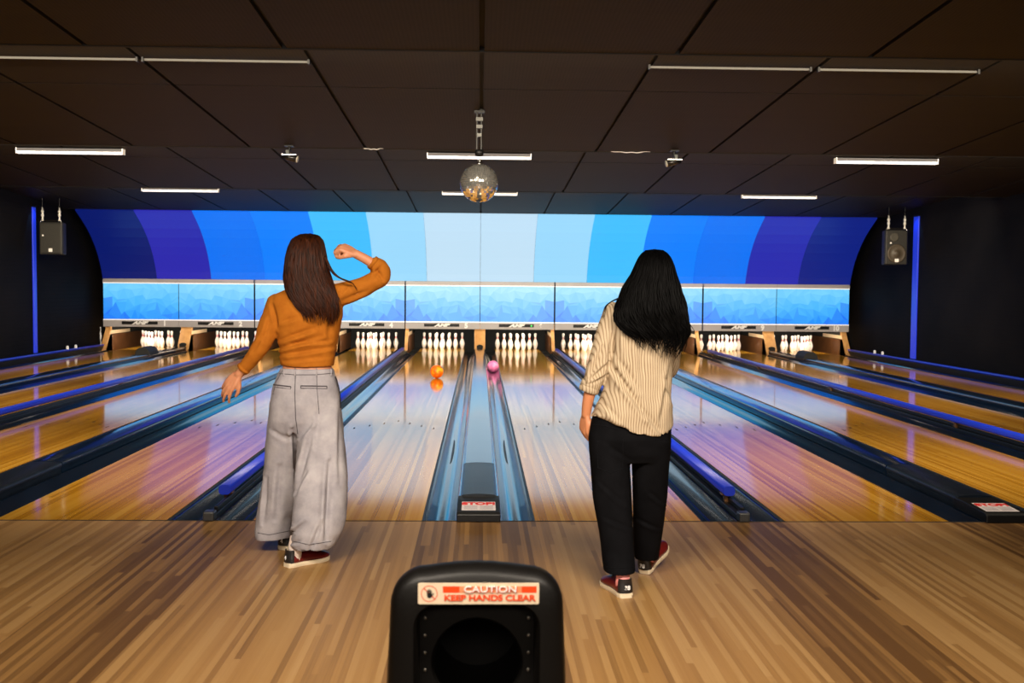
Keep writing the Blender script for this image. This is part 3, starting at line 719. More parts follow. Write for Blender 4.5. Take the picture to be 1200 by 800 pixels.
def remesh(mb, name, M, root, voxel, smooth=6, deform=None, cut=None):
    """unite overlapping closed shapes into one continuous skin, then shape it"""
    me = mesh('tmp', mb.v, mb.f, [M]); bm = bmesh.new(); bm.from_mesh(me); bmesh.ops.recalc_face_normals(bm, faces=bm.faces); bm.to_mesh(me); bm.free()
    o = bpy.data.objects.new(name, me); COL.objects.link(o)
    r = o.modifiers.new('r', 'REMESH'); r.mode = 'VOXEL'; r.voxel_size = voxel
    s = o.modifiers.new('s', 'SMOOTH'); s.factor = .5; s.iterations = smooth
    dg = bpy.context.evaluated_depsgraph_get(); dg.update()
    nm = bpy.data.meshes.new_from_object(o.evaluated_get(dg)); o.modifiers.clear(); o.data = nm; nm.name = name
    nm.materials.clear(); nm.materials.append(M)
    if deform:
        ns = [v.normal.copy() for v in nm.vertices]
        for v, n in zip(nm.vertices, ns): v.co += n*deform(v.co, n)
    if cut:
        bm = bmesh.new(); bm.from_mesh(nm); bmesh.ops.delete(bm, geom=[f for f in bm.faces if cut(f.calc_center_median(), f.normal)], context='FACES'); bm.to_mesh(nm); bm.free()
    nm.polygons.foreach_set('use_smooth', [True]*len(nm.polygons))
    if root is not None:
        off = origin(root)
        for v in nm.vertices: v.co -= off
        o.parent = root
    return o
def tree_of(o):
    off = origin(o) if o.parent else Vector(o.location)
    vs = [v.co+off for v in o.data.vertices]
    return BVHTree.FromPolygons(vs, [list(p.vertices) for p in o.data.polygons])
def ring_pts(c, rx, ry, n=36, e=2.4, zf=None):
    out = []
    for t in range(n):
        a = 2*PI*t/n; ca, sa = math.cos(a), math.sin(a)
        x = rx*math.copysign(abs(ca)**(2/e), ca); y = ry*math.copysign(abs(sa)**(2/e), sa)
        p = Vector((c.x+x, c.y+y, c.z));
        if zf: p.z = zf(p.x)
        out.append(p)
    return out
def loft(mb, rings):
    n = len(rings[0]); vs = [p for r in rings for p in r]
    fs = [(i*n+j, i*n+(j+1) % n, (i+1)*n+(j+1) % n, (i+1)*n+j) for i in range(len(rings)-1) for j in range(n)]
    fs += [tuple(range(n))[::-1], tuple(range((len(rings)-1)*n, len(rings)*n))]
    return mb.add(vs, fs)
def R_(y, xl, xr, Y, ry, e=2.4):
    """horizontal cross-section of a body or garment: left and right edge, distance, half depth"""
    a = at(xl, y, Y); b = at(xr, y, Y); c = (a+b)/2; return ring_pts(c, (b.x-a.x)/2, ry, 36, e)
def limb(mb, pts, n=14):
    """tapering limb through (px, py, Y, radius) joints with rounded ends"""
    P = [Vector(q[0]) if len(q) == 2 else at(*q[:3]) for q in pts]; Rr = [q[-1] for q in pts]; PP_, RR = [], []
    m_ = len(P); 
    for i in range(m_-1):                                   # Catmull-Rom so that joints bend softly
        p0 = P[max(i-1, 0)]; p1 = P[i]; p2 = P[i+1]; p3 = P[min(i+2, m_-1)]
        for q in range(5):
            t = q/5; v = .5*((2*p1)+(p2-p0)*t+(2*p0-5*p1+4*p2-p3)*t*t+(3*p1-p0-3*p2+p3)*t**3)
            PP_.append(v); RR.append(Rr[i]+(Rr[i+1]-Rr[i])*t)
    PP_.append(P[-1]); RR.append(Rr[-1])
    d0 = (PP_[0]-PP_[1]).normalized(); d1 = (PP_[-1]-PP_[-2]).normalized()
    PP_ = [PP_[0]+d0*RR[0]*.6]+PP_+[PP_[-1]+d1*RR[-1]*.6]; RR = [RR[0]*.6]+RR+[RR[-1]*.6]
    mb.tube(PP_, RR, n); return P
def seg(mb, pts, rads, n=10):
    d0 = (pts[0]-pts[1]).normalized(); d1 = (pts[-1]-pts[-2]).normalized()
    mb.tube([pts[0]+d0*rads[0]*.6]+list(pts)+[pts[-1]+d1*rads[-1]*.7], [rads[0]*.6]+list(rads)+[rads[-1]*.55], n)
def hand(mb, wrist, d, back, curl, thumb=1, spread=.06, sc=1.0, thumbcurl=.35):
    """palm, four unequal bent fingers and a thumb; back = direction the back of the hand faces, thumb = which side it leaves"""
    d = Vector(d).normalized(); back = Vector(back); back = (back-d*back.dot(d)).normalized(); side = d.cross(back)*thumb
    tips = []
    for i, (s, kl, L) in enumerate(((1.5, .082, (.040, .025, .019)), (.5, .087, (.044, .028, .020)), (-.5, .083, (.041, .026, .019)), (-1.5, .075, (.033, .020, .017)))):
        kn = wrist+(d*kl+side*s*.0195)*sc+back*(.004 if abs(s) < 1 else 0)*sc
        seg(mb, [wrist+side*s*.009*sc, wrist+(d*kl*.5+side*s*.0165)*sc, kn], [.0145*sc, .0145*sc, .0105*sc])
        a = 0; p = kn; pts = [p]; rr = [.0098*sc]; c = curl[i]
        fd = (d+side*s*spread).normalized()
        for j, l in enumerate(L):
            a += c[j]; dirv = fd*math.cos(a)-back*math.sin(a); p = p+dirv*l*sc; pts.append(p); rr.append((.0092, .0084, .0072)[j]*sc)
        seg(mb, pts, rr)
        tips.append(p)
    if sum(curl[1]) > 2.5: seg(mb, [wrist+(d*.088-back*.020+side*q*.027)*sc for q in (1, 0, -1)], [.018*sc, .021*sc, .018*sc]); mb.ball(wrist+(d*.07-back*.012)*sc, .024*sc, 10)
    b0 = wrist+(d*.018+side*.018-back*.006)*sc; b1 = wrist+(d*.046+side*.042-back*.016)*sc
    t2 = b1+(d*(.9-thumbcurl)+side*(.42-thumbcurl)-back*(.15+thumbcurl*.8)).normalized()*.032*sc; t3 = t2+(d*(.95-thumbcurl)+side*(.1-thumbcurl*1.4)-back*(.2+thumbcurl)).normalized()*.026*sc
    seg(mb, [b0, b1, t2, t3], [.0150*sc, .0135*sc, .0105*sc, .0085*sc]); return tips
def head(mb, c, s=1.0, turn=0.0):
    """skull, jaw, nose, lips, brow, ears and neck root; the face looks down the lanes"""
    cs, sn = math.cos(turn), math.sin(turn)
    def T(x, y, z): return (c.x+(x*cs-y*sn)*s, c.y+(x*sn+y*cs)*s, c.z+z*s)
    mb.ball(T(0, -.012, .03), .1*s, 18, (.76, .94, .88)); mb.ball(T(0, .022, -.035), .075*s, 16, (.82, .9, 1.0))
    mb.ball(T(0, .060, -.088), .026*s, 12, (1.1, 1, .8))
    mb.tube([T(0, .078, .022), T(0, .094, -.008), T(0, .105, -.022), T(0, .088, -.03)], [.009*s, .011*s, .013*s, .009*s], 10)
    mb.ball(T(0, .085, -.054), .013*s, 10, (1.5, .7, .45)); mb.ball(T(0, .083, -.066), .013*s, 10, (1.3, .7, .45))
    for q in (-1, 1):
        mb.ball(T(q*.03, .068, .026), .018*s, 10, (1.3, .7, .5)); mb.ball(T(q*.034, .068, .004), .0125*s, 10, (1.15, .8, .8)); mb.ball(T(q*.048, .05, -.022), .024*s, 10)
        mb.ball(T(q*.077, -.008, -.005), .026*s, 10, (.35, .75, 1.15))
def folds(lines, amp=1.0, back=True):
    """soft creases: (x0,y0,x1,y1,depth,width) along lines seen on the side turned to the lounge"""
    L = []
    for x0, y0, x1, y1, dp, wd, Y in lines:
        L.append((at(x0, y0, Y), at(x1, y1, Y), dp, wd))
    def f(co, n):
        s = 0
        if n.y < .35:
            for a, b, dp, wd in L:
                ax, az = b.x-a.x, b.z-a.z; l2 = ax*ax+az*az
                t = max(0, min(1, ((co.x-a.x)*ax+(co.z-a.z)*az)/l2))
                px, pz = co.x-a.x-ax*t, co.z-a.z-az*t
                dd = math.hypot(px, pz); sg = 1 if px*az-pz*ax > 0 else -1
                fade = math.sin(PI*min(1, max(0.0, .12+.76*t)))
                s += amp*dp*fade*(-math.exp(-(dd/wd)**2)+.75*math.exp(-((dd*sg-wd*1.5)/wd)**2))
        return s
    return f
def shoe(pos, ang, root, M_up, num, pitch=0.0, sock=None, sock_to=None, label=None):
    """bowling shoe: welt and sole, upper, black heel tab with its size, laces; heel at pos, toe towards ang"""
    c, s = math.cos(ang), math.sin(ang); cp, sp_ = math.cos(pitch), math.sin(pitch)
    def T(x, y, z):
        y, z = y*cp-z*sp_, y*sp_+z*cp
        return Vector((pos[0]+x*c+y*s, pos[1]-x*s+y*c, pos[2]+z))
    ST = [(0, .022, .0), (.006, .03, 0), (.03, .036, 0), (.08, .034, .001), (.13, .038, .003), (.18, .046, .004), (.21, .045, .002), (.24, .036, 0), (.258, .022, -.002), (.265, .009, -.003)]
    H = [.066, .078, .084, .084, .080, .068, .056, .046, .038, .030]
    b = MB(); rings = []
    for (y, w, ox), h in zip(ST, H):
        rr_ = []
        for t in range(13):
            a = PI*t/12; ca = math.cos(a); sa = math.sin(a)**.75
            k_ = 1-.35*max(0, sa-.35)*(h > .05)
            rr_.append(T(ox+w*ca*k_, y+.002, .018+(h-.018)*sa))
        rings.append(rr_)
    loft(b, rings)
    up = b.build('shoe', M_up, root, smooth=True); fixnormals(up)
    if label: up['label'] = label
    b = MB(); rings = []
    for y, w, ox in ST: rings.append([T(ox+w*1.08*a, y*1.02-.003, z) for a, z in ((-.95, .0), (-1.02, .011), (-1, .022), (-.5, .024), (.5, .024), (1, .022), (1.02, .011), (.95, 0))])
    loft(b, rings); q = b.build('sole', M_solew, up, smooth=False); fixnormals(q)
    b = MB(); rings = []
    for z, g in ((.024, 1.0), (.045, 1.0), (.070, .93), (.090, .86)):
        rings.append([T(g*(.0385*math.cos(a)), .020+.026*math.sin(a)*1.0-(.0 if z < .05 else -.004), z) for a in [PI+PI*t/10 for t in range(11)]]+[T(g*.034*math.cos(a), .022+.02*math.sin(a), z) for a in [2*PI-PI*t/10 for t in range(11)]])
    loft(b, rings); q = b.build('heel_tab', M_shoeblk, up, smooth=False); fixnormals(q)
    dirb = Vector((-s, -c, 0)); xd = Vector((c, -s, 0))
    text('size_number', num, .028, M_white, T(0, -.0085, .05), xd, Vector((0, 0, 1)), q, bold=.001)
    b = MB()
    for y in (.125, .143, .161, .178): 
        h = .082-(y-.125)*.44
        b.tube([T(.003+.022*math.cos(PI-PI*t/6), y, h-.012+.016*math.sin(PI*t/6)) for t in range(7)], .0026, 6)
    b.build('laces', M_shoeblk, up, smooth=True)
    b = MB(); b.tube([T(.001, .055, .03), T(.001, .052, .072), T(.001, .048, .10)]+([Vector(sock_to)] if sock_to else []), [.034, .034, .033]+([.035] if sock_to else []), 16)
    b.build('sock', sock, root, smooth=True)
    return up
def on_surface(tree, pts, lift=.0):
    """where things seen at these photo positions lie on a garment, lifted off it along its normal"""
    out = []
    for px, py in pts:
        d = (fw+(px-600)/F*RT+(400-py)/F*UP).normalized(); hit = tree.ray_cast(CAM, d)
        if hit[0]: out.append(hit[0]+hit[1]*lift if hit[1].dot(d) < 0 else hit[0]-hit[1]*lift)
    return out
def polyline(pts, n=8):
    out = []
    for (a, b), (c, d) in zip(pts, pts[1:]): out += [(a+(c-a)*t/n, b+(d-b)*t/n) for t in range(n)]
    return out+[pts[-1]]
def hair(name, rings, M, root, seed, n_str, wave, tips, len_var, thick=.0034, fly=()):
    """a hanging mass of hair with long locks laid over it; rings = (y, xl, xr, Y, depth)"""
    rnd = random.Random(seed); b = MB(); RG = [R_(y, xl, xr, Y, ry, 2.1) for y, xl, xr, Y, ry in rings]
    loft(b, RG)
    def df(co, n):
        a = math.atan2(n.y, n.x); return .006*noise.noise(Vector((co.x*55+math.sin(co.z*14)*wave*40, co.y*55, co.z*5)))+.004*noise.noise(Vector((co.x*130, co.y*130, co.z*8)))
    o = remesh(b, name, M, root, .007, 5, df)
    CN = []
    for y, xl, xr, Y, ry in rings:
        p, q = at(xl, y, Y), at(xr, y, Y); c_ = (p+q)/2; CN.append((c_, (q.x-p.x)/2, ry))
    b = MB(); zt, zb = CN[0][0].z, CN[-1][0].z
    def surf(z, a, g):
        for (c0, rx0, ry0), (c1, rx1, ry1) in zip(CN, CN[1:]):
            if c0.z >= z >= c1.z or c1 is CN[-1][0]:
                t = (c0.z-z)/max(1e-6, c0.z-c1.z); c_ = c0.lerp(c1, t); rx = rx0+(rx1-rx0)*t; ry = ry0+(ry1-ry0)*t
                return Vector((c_.x+rx*g*math.cos(a), c_.y+ry*g*math.sin(a), z))
    for k in range(n_str):
        a = PI+PI*rnd.random() if rnd.random() < .85 else PI*rnd.random()
        z0 = zt-(zt-CN[3][0].z)*rnd.random()**.8*(.95 if rnd.random() < .7 else 2.2); u = a/PI-1
        ze = zb+tips(math.cos(a))-len_var*(rnd.random()-.35); ph = rnd.random()*6.28; am = wave*rnd.uniform(.6, 1.7); fr = rnd.uniform(16, 26)
        pts = []; rr = []; N_ = 22; g0 = rnd.uniform(.985, 1.03)
        for q in range(N_+1):
            t = q/N_; z = z0+(ze-z0)*t
            p = surf(max(z, zb+.0005), a+am*3.2*t*math.sin(z*fr+ph)*.35, g0)
            if p is None: continue
            p.z = z; p.x += am*t*t*1.6*math.sin(z*fr+ph); p.y += am*.5*t*math.cos(z*fr+ph)-.004*t
            if z < zb: p.x += (CN[-1][0].x-p.x)*min(.5, (zb-z)*3.0)
            pts.append(p); rr.append(thick*(.5+.5*min(1, 4*t))*(1 if t < .75 else max(.12, 1-(t-.75)*3.5)))
        if len(pts) > 4: b.tube(pts, rr, 5)
    for fl in fly:
        pts = [at(*p) for p in fl]; P2 = []
        for i in range(len(pts)-1):
            p0 = pts[max(i-1, 0)]; p1 = pts[i]; p2 = pts[i+1]; p3 = pts[min(i+2, len(pts)-1)]
            for q in range(6):
                t = q/6; P2.append(.5*((2*p1)+(p2-p0)*t+(2*p0-5*p1+4*p2-p3)*t*t+(3*p1-p0-3*p2+p3)*t**3))
        for dx in (0, .004, -.004): b.tube([p+Vector((dx*math.sin(i*.3), dx, dx*.6)) for i, p in enumerate(P2)], [.0034*(1-.75*i/len(P2)) for i in range(len(P2))], 5)
    st = b.build('locks', M, o, smooth=True); return o

# ------------------------------------------------------------------ first person: mustard top, pale wide jeans
YA = -.93
base = Vector((-1.0, -.93, 0))
pa = bpy.data.objects.new('person', None); COL.objects.link(pa); pa.location = base
tag(pa, 'person in mustard top and pale wide-leg jeans with right arm raised, seen from behind', 'person', None)
hc_ = at(361, 304, YA+.01)
b = MB(); head(b, hc_, 1.0, .06)
limb(b, [(361, 318, YA, .05), (361, 338, YA, .052)])
loft(b, [R_(338, 345, 378, YA, .055), R_(346, 326, 392, YA, .075), R_(365, 324, 398, YA, .09), R_(400, 333, 390, YA, .085), R_(425, 332, 388, YA, .085), R_(435, 331, 389, YA, .092), R_(460, 325, 392, YA, .10), R_(485, 322, 395, YA, .10), R_(505, 326, 392, YA, .09)])
for pts in ([(342, 490, -.87, .075), (330, 550, -.80, .058), (328, 600, -.74, .042), ((-1.07, -.70, .10), .030)], [(374, 490, -.95, .078), (370, 550, -1.0, .06), (362, 600, -1.06, .043), ((-.966, -1.072, .10), .030)]): limb(b, pts)
LA = [(324, 352, YA, .046), (315, 382, YA-.02, .042), (307, 404, YA-.03, .036), (290, 428, YA, .029), (279, 439, YA+.01, .0235)]
limb(b, LA); w_ = at(279, 439, YA+.01)
hand(b, w_, at(265, 456, YA+.015)-w_, (-.25, -.9, .35), [(.35, .3, .2), (.25, .3, .2), (.3, .35, .25), (.4, .4, .3)], thumb=-1, spread=.10, sc=1.02, thumbcurl=.1)
RA = [(392, 345, YA, .052), (420, 338, YA+.03, .047), (447.5, 323, YA+.06, .029), (436, 308.5, YA+.043, .027), (416, 297, YA+.02, .024)]
limb(b, RA); w_ = at(417, 297.5, YA+.02)
hand(b, w_, at(400, 289, YA+.01)-w_, (.15, -.55, .85), [(1.0, 1.3, .8), (1.1, 1.35, .8), (1.15, 1.35, .8), (1.2, 1.3, .8)], thumb=-1, spread=.02, sc=1.0, thumbcurl=.45)
body = remesh(b, 'body', M_skin, pa, .005, 3)

b = MB()
loft(b, [R_(334, 350, 375, YA, .06), R_(339, 337, 386, YA, .075), R_(345, 322, 396, YA, .092), R_(354, 316, 401, YA, .106), R_(368, 318, 402, YA, .114), R_(384, 322, 399, YA, .113), R_(400, 326.5, 395.5, YA, .108), R_(414, 328, 393, YA, .104), R_(424, 328.5, 391.5, YA, .106), R_(428.5, 329.5, 391, YA, .107)])
limb(b, [(325, 353, YA, .056), (314.5, 382, YA-.02, .0535), (309, 400, YA-.03, .049), (297, 418, YA-.015, .042), (285.5, 431.5, YA, .036)])
limb(b, [(390, 347, YA, .067), (418, 339, YA+.03, .056), (436, 330.5, YA+.05, .0535), (447.5, 323, YA+.06, .049), (444.5, 314, YA+.055, .047), (438, 309, YA+.045, .042)])
fa = folds([(330, 398, 372, 384, .010, .012, YA), (328, 408, 380, 393, .009, .011, YA), (329, 415, 392, 406, .008, .010, YA), (333, 377, 356, 369, .006, .011, YA), (345, 402, 388, 398, .007, .009, YA), (392, 352, 388, 392, .008, .013, YA), (319, 372, 312, 398, .007, .010, YA), (311, 392, 298, 412, .006, .009, YA), (322, 356, 328, 384, .008, .011, YA),
           (402, 352, 430, 341, .007, .011, YA), (440, 316, 449, 328, .009, .008, YA), (446, 312, 438, 322, .008, .008, YA), (398, 346, 408, 334, .005, .01, YA), (335, 422, 390, 417, .004, .008, YA)])
top = remesh(b, 'long_sleeve_top', M_must, pa, .007, 5, lambda co, n: 1.4*fa(co, n)+.0045*noise.noise(co*9)+.002*noise.noise(Vector((co.x*14, co.y*14, co.z*40))))
b = MB(); p0, p1 = at(286.5, 430.5, YA), at(283.5, 433.5, YA); b.tube([p0, p1], [.0375, .0365], 18); b.build('cuff', M_must, top, True)
b = MB(); p0, p1 = at(438.5, 309, YA+.045), at(435.5, 306.5, YA+.042); b.tube([p0, p1], [.0405, .0385], 18); b.build('cuff', M_must, top, True)

b = MB(); YJ = YA
loft(b, [R_(431, 329.5, 390.5, YJ, .108), R_(440, 325, 393, YJ, .116), R_(455, 319.5, 396.5, YJ-.005, .13), R_(472, 316.5, 399, YJ-.005, .135), R_(492, 315.5, 400.5, YJ-.005, .125), R_(506, 317, 400, YJ, .10)])
loft(b, [R_(470, 317, 361, YJ+.01, .115), R_(495, 314.8, 358, YJ+.03, .12), R_(520, 312.5, 354, YJ+.06, .125), R_(549, 309.5, 350, YJ+.10, .125), R_(580, 304.5, 347, YJ+.14, .13), R_(605, 301, 343, YJ+.17, .135), R_(621, 299.3, 341.5, YJ+.18, .135), R_(628.5, 300, 341, YJ+.18, .132)])
loft(b, [R_(470, 350, 399.3, YJ, .12), R_(495, 349, 402, YJ-.015, .125), R_(520, 349.5, 404.5, YJ-.04, .125), R_(550, 348, 407, YJ-.07, .13), R_(580, 344, 407.5, YJ-.10, .135), R_(605, 341.5, 405.5, YJ-.12, .138), R_(622, 341, 401, YJ-.13, .13), R_(635, 341, 395, YJ-.13, .12), R_(640.5, 342.5, 391, YJ-.13, .112)])
fd = folds([(347, 500, 346, 560, .016, .012, YJ), (345, 555, 342, 618, .014, .012, YJ), (392, 535, 390, 620, .016, .014, YJ), (372, 500, 352, 570, .010, .014, YJ), (352, 570, 366, 545, .009, .010, YJ), (366, 600, 346, 618, .010, .010, YJ), (378, 470, 376, 520, .006, .012, YJ), (330, 545, 322, 610, .009, .016, YJ), (312, 560, 306, 615, .008, .012, YJ), (318, 500, 338, 512, .004, .012, YJ),
            (356, 510, 372, 490, .006, .010, YJ), (385, 600, 372, 632, .010, .011, YJ), (360, 632, 385, 636, .006, .006, YJ), (343, 628, 360, 622, .006, .008, YJ), (400, 470, 403, 560, .006, .012, YJ)])
za, zb_ = at(320, 628, YJ+.18).z, at(366, 640, YJ-.13).z
jeans = remesh(b, 'wide_leg_jeans', M_denim, pa, .0085, 5, lambda co, n: 1.6*fd(co, n)+.008*noise.noise(Vector((co.x*7, co.y*7, co.z*4)))+.003*noise.noise(co*16), lambda c, n: n.z < -.7 and c.z < .2)
T = tree_of(jeans)
def stitch(name, pts, rad, M=M_seam, lift=.0006, lbl=None, par=None):
    p = on_surface(T, polyline(pts), lift)
    if len(p) > 2:
        b = MB(); b.tube(p, rad, 6); q = b.build(name, M, par or jeans, True)
        if lbl: q['label'] = lbl
        return q
stitch('back_seam', [(346.5, 433), (345.5, 460), (346.5, 490), (349, 508)], .0022)
stitch('waistband', [(327.5, 437.5), (345, 439), (368, 439), (393, 437)], .002)
stitch('dart_seam', [(371, 434), (371.5, 455), (374, 485)], .0017); stitch('dart_seam', [(331, 434), (324, 447), (320, 462)], .0017)
for pts in ([(352.5, 452), (383, 452.5)], [(320.5, 450.5), (341, 453)]):
    p = on_surface(T, polyline(pts, 10), .001)
    if len(p) > 2:
        b = MB()
        for dz in (0, -.013):
            b.tube([q+Vector((0, 0, dz)) for q in p], .0036, 6)
        b.tube([p[0], p[0]+Vector((0, 0, -.013))], .0026, 6); b.tube([p[-1], p[-1]+Vector((0, 0, -.013))], .0026, 6)
        b.build('welt_pocket', M_seam, jeans, True)
for x in (333, 346, 371, 388):
    p = on_surface(T, polyline([(x, 432.5), (x-.3, 440.5)], 6), .002)
    if len(p) > 2: b = MB(); b.tube(p, .0042, 6); b.build('belt_loop', M_denim, jeans, True)
stitch('side_pocket', [(392.5, 441), (396, 452), (398, 464), (398.5, 478)], .0062, mat('pocket_dark', lin(28, 27, 32), .9))
stitch('hem_stitch', [(302, 624), (315, 626.5), (338, 622)], .0018); stitch('hem_stitch', [(344, 634), (362, 638), (388, 634)], .0018)
HA = [(274.0, 357, 366, YA, .025), (275.2, 351.5, 371.5, YA, .052), (277.2, 347, 375, YA, .076), (281.5, 342, 378.5, YA, .1), (291, 338, 380.5, YA-.005, .112), (302, 335.5, 382.5, YA-.01, .118), (314, 334.5, 384, YA-.02, .112), (326, 334, 387, YA-.05, .092), (338, 336, 391, YA-.085, .062), (350, 341, 394.5, YA-.105, .042), (360, 349, 396, YA-.112, .034), (367, 356, 396, YA-.115, .026)]
hair('hair', HA, M_hairA, pa, 5, 320, .007, lambda u: .02*max(0, -u)-.01*abs(u), .10, .0033,
     fly=[[(381, 300, YA-.09), (388, 316, YA-.09), (398, 325, YA-.10), (412, 331, YA-.08), (419, 341, YA-.055)], [(383, 306, YA-.09), (391, 320, YA-.10), (403, 328, YA-.09), (416, 333, YA-.06)]])
shoe((-1.0, -1.108, 0), math.radians(46), pa, M_maroon, '4', sock=M_sockw, sock_to=(-.955, -1.06, .15))
shoe((-1.09, -.74, 0), math.radians(22), pa, M_maroon, '4', sock=M_sockw, sock_to=(-1.07, -.70, .15))

# ------------------------------------------------------------------ second person: striped shirt, black jeans
YB = -1.45
pb = bpy.data.objects.new('person', None); COL.objects.link(pb); pb.location = (.78, -1.45, 0)
tag(pb, 'person in cream striped shirt and black jeans with long black hair, walking, seen from behind', 'person', None)
b = MB(); head(b, at(767, 329, YB), 1.0, .25)
limb(b, [(764, 340, YB, .05), (760, 358, YB, .055)])
loft(b, [R_(352, 738, 776, YB, .06), R_(362, 722, 790, YB, .078), R_(385, 720, 789, YB, .09), R_(420, 722, 781, YB, .085), R_(450, 718, 779, YB, .085), R_(480, 704, 776, YB, .10), R_(505, 698, 778, YB, .10), R_(525, 700, 776, YB, .09)])
for pts in ([(717, 510, YB, .08), (718, 570, YB-.03, .06), (724, 620, YB-.08, .042), ((.693, -1.60, .10), .028)], [(761, 510, YB+.01, .08), (761, 570, YB+.07, .06), (760, 612, YB+.17, .042), ((.893, -1.195, .12), .030)]): limb(b, pts)
limb(b, [(722, 365, YB, .046), (706, 405, YB-.01, .041), (699, 432, YB-.02, .036), (690, 465, YB+.0, .029), (686.5, 487, YB+.02, .0225)])
w_ = at(686.5, 487, YB+.02)
hand(b, w_, at(684.5, 507, YB+.03)-w_, (-.85, -.5, 0), [(.6, .55, .4), (.65, .6, .4), (.7, .6, .4), (.75, .6, .4)], thumb=-1, spread=.02, sc=.98, thumbcurl=.15)
limb(b, [(788, 366, YB, .046), (787, 405, YB+.10, .041), (783, 436, YB+.2, .036), (772, 425, YB+.36, .029), (765, 412, YB+.43, .023)])
w_ = at(765, 412, YB+.43); hand(b, w_, at(760, 400, YB+.48)-w_, (.7, .3, .5), [(.7, .7, .4)]*4, thumb=1, sc=.98)
remesh(b, 'body', M_skin2, pb, .005, 3)

def hemB(x):
    X0 = [at(px, py, YB-.1) for px, py in ((686, 494), (692, 492.5), (700, 488.5), (709, 487), (720, 494), (733, 503), (745, 509), (760, 511.5), (774, 511), (785, 509), (790, 500))]
    if x <= X0[0].x: return X0[0].z
    for p, q in zip(X0, X0[1:]):
        if p.x <= x <= q.x: return p.z+(q.z-p.z)*(x-p.x)/(q.x-p.x)
    return X0[-1].z
b = MB()
c_ = (at(691, 495, YB)+at(788.5, 495, YB))/2; rx_ = (at(788.5, 495, YB).x-at(691, 495, YB).x)/2
loft(b, [R_(350, 742, 772, YB, .066), R_(355, 726, 785, YB, .082), R_(362, 717, 794, YB, .098), R_(374, 712.5, 797, YB, .110), R_(390, 711.5, 796, YB, .118), R_(410, 712.5, 791.5, YB, .120), R_(432, 712, 787, YB, .122), R_(455, 707, 785.5, YB, .128), R_(472, 700.5, 786.5, YB-.005, .134), R_(483, 695, 787.5, YB-.005, .138), ring_pts(c_, rx_, .140, 36, 2.4, hemB)])
limb(b, [(722, 364, YB, .058), (711, 392, YB-.005, .056), (703.5, 418, YB-.015, .054), (698, 438, YB-.015, .052), (691.5, 455, YB-.005, .044)])
limb(b, [(786, 365, YB, .058), (788, 395, YB+.08, .054), (783, 432, YB+.19, .050), (776, 428, YB+.30, .042)])
fb = folds([(714, 428, 752, 484, .011, .013, YB), (752, 480, 772, 505, .008, .012, YB), (722, 420, 745, 455, .007, .012, YB), (716, 392, 712, 428, .010, .012, YB), (704, 405, 690, 440, .007, .009, YB), (710, 425, 690, 444, .008, .008, YB), (711, 438, 688, 450, .007, .007, YB), (783, 425, 770, 490, .007, .013, YB), (728, 375, 734, 420, .006, .014, YB), (704, 470, 722, 488, .006, .012, YB), (745, 405, 750, 455, .005, .016, YB), (776, 440, 786, 470, .006, .011, YB)])
shirt = remesh(b, 'striped_shirt', M_stripe, pb, .007, 5, lambda co, n: 1.5*fb(co, n)+.007*noise.noise(Vector((co.x*8, co.y*8, co.z*4)))+.0025*noise.noise(co*22))
b = MB()
for q, (x, y, r) in enumerate(((692.5, 450, .049), (690.5, 455.5, .0495))):
    p0, p1 = at(x+.9, y-2.6, YB-.005), at(x-.9, y+2.6, YB-.003); d = (p1-p0)
    b.tube([p0-d*.2, p0, (p0+p1)/2, p1, p1+d*.2], [r*.9, r, r*1.03, r, r*.88], 20)
b.build('rolled_cuff', M_stripe, shirt, True)
b = MB(); b.tube([at(742+30*t/10, 350.5-2*math.sin(PI*t/10), YB-.07+.02*abs(t-5)/5) for t in range(11)], .012, 10); b.build('collar', M_stripe, shirt, True)

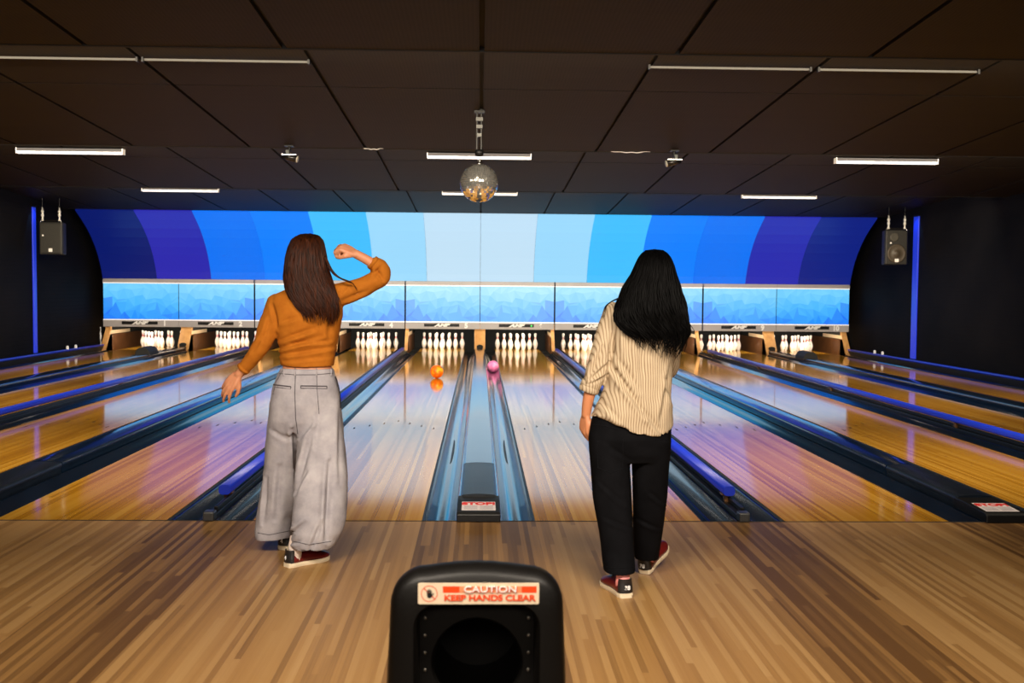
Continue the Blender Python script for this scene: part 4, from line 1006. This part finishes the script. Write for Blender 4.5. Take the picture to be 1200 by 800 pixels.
b = MB()
loft(b, [R_(480, 697, 784, YB, .108), R_(495, 691.5, 787, YB, .118), R_(512, 689.5, 786, YB-.005, .122), R_(530, 690.5, 785.3, YB, .112), R_(540, 692, 784.5, YB, .09)])
loft(b, [R_(515, 690, 738.5, YB, .11), R_(545, 691.8, 738.3, YB-.01, .10), R_(580, 694.8, 739.5, YB-.03, .092), R_(615, 700.5, 741, YB-.06, .086), R_(645, 705, 743, YB-.09, .084), R_(669.5, 708, 744.5, YB-.135, .088)])
loft(b, [R_(515, 740, 785.8, YB, .11), R_(545, 740.5, 783.5, YB+.03, .10), R_(580, 741.5, 781.5, YB+.07, .092), R_(610, 742, 778.5, YB+.12, .085), R_(632, 742.5, 775, YB+.16, .082), R_(653, 743.5, 771, YB+.20, .08)])
fj = folds([(700, 560, 728, 585, .006, .010, YB), (706, 600, 736, 612, .006, .010, YB), (760, 575, 778, 590, .007, .010, YB), (748, 610, 774, 622, .006, .010, YB), (712, 520, 735, 535, .006, .012, YB)])
bj = remesh(b, 'black_jeans', M_black_denim, pb, .007, 3, lambda co, n: fj(co, n)+.0035*noise.noise(Vector((co.x*10, co.y*10, co.z*6))), lambda c, n: n.z < -.7 and c.z < .25)
T2 = tree_of(bj); T, Tb = T2, T
def stitchB(name, pts, rad):
    p = on_surface(T2, polyline(pts), .0006)
    if len(p) > 2: b = MB(); b.tube(p, rad, 6); b.build(name, mat('black_seam', (.005, .005, .006), .8, spec=.05), bj, True)
stitchB('waistband_seam', [(694, 497), (709, 499), (728, 504)], .002); stitchB('hem_stitch', [(709, 664), (726, 665.5), (743, 664)], .0016)
stitchB('back_pocket', [(700, 516), (700.5, 548), (716, 554), (730, 548), (730, 514)], .0018)
HB = [(292.4, 763, 773, YB, .025), (293.6, 757, 777, YB, .055), (296.5, 752.5, 781.5, YB, .08), (302, 748.5, 785.5, YB, .102), (311, 744.5, 789, YB-.005, .116), (322, 740, 791.5, YB-.012, .122), (336, 731, 795.5, YB-.03, .118), (350, 727, 799, YB-.06, .098), (364, 724.5, 802, YB-.09, .074), (378, 726, 804.5, YB-.108, .054), (388, 736, 805.5, YB-.118, .042), (396, 748, 800, YB-.122, .03)]
hair('hair', HB, M_hairB, pb, 9, 380, .015, lambda u: .04*max(0, -u)-.015-.01*math.sin(u*9), .13, .0038,
     fly=[[(729, 348, YB-.09), (717, 353, YB-.09), (709.5, 360, YB-.08), (707.5, 372, YB-.06)], [(732, 356, YB-.1), (722, 362, YB-.11), (719, 370, YB-.12), (724, 379, YB-.12)]])
shoe((.706, -1.665, 0), math.radians(-16), pb, M_maroon, '38', sock=M_sockp, sock_to=(.688, -1.565, .16))
shoe((.855, -1.245, .004), math.radians(34), pb, M_maroon, '38', pitch=.36, sock=M_sockp, sock_to=(.885, -1.2, .2))
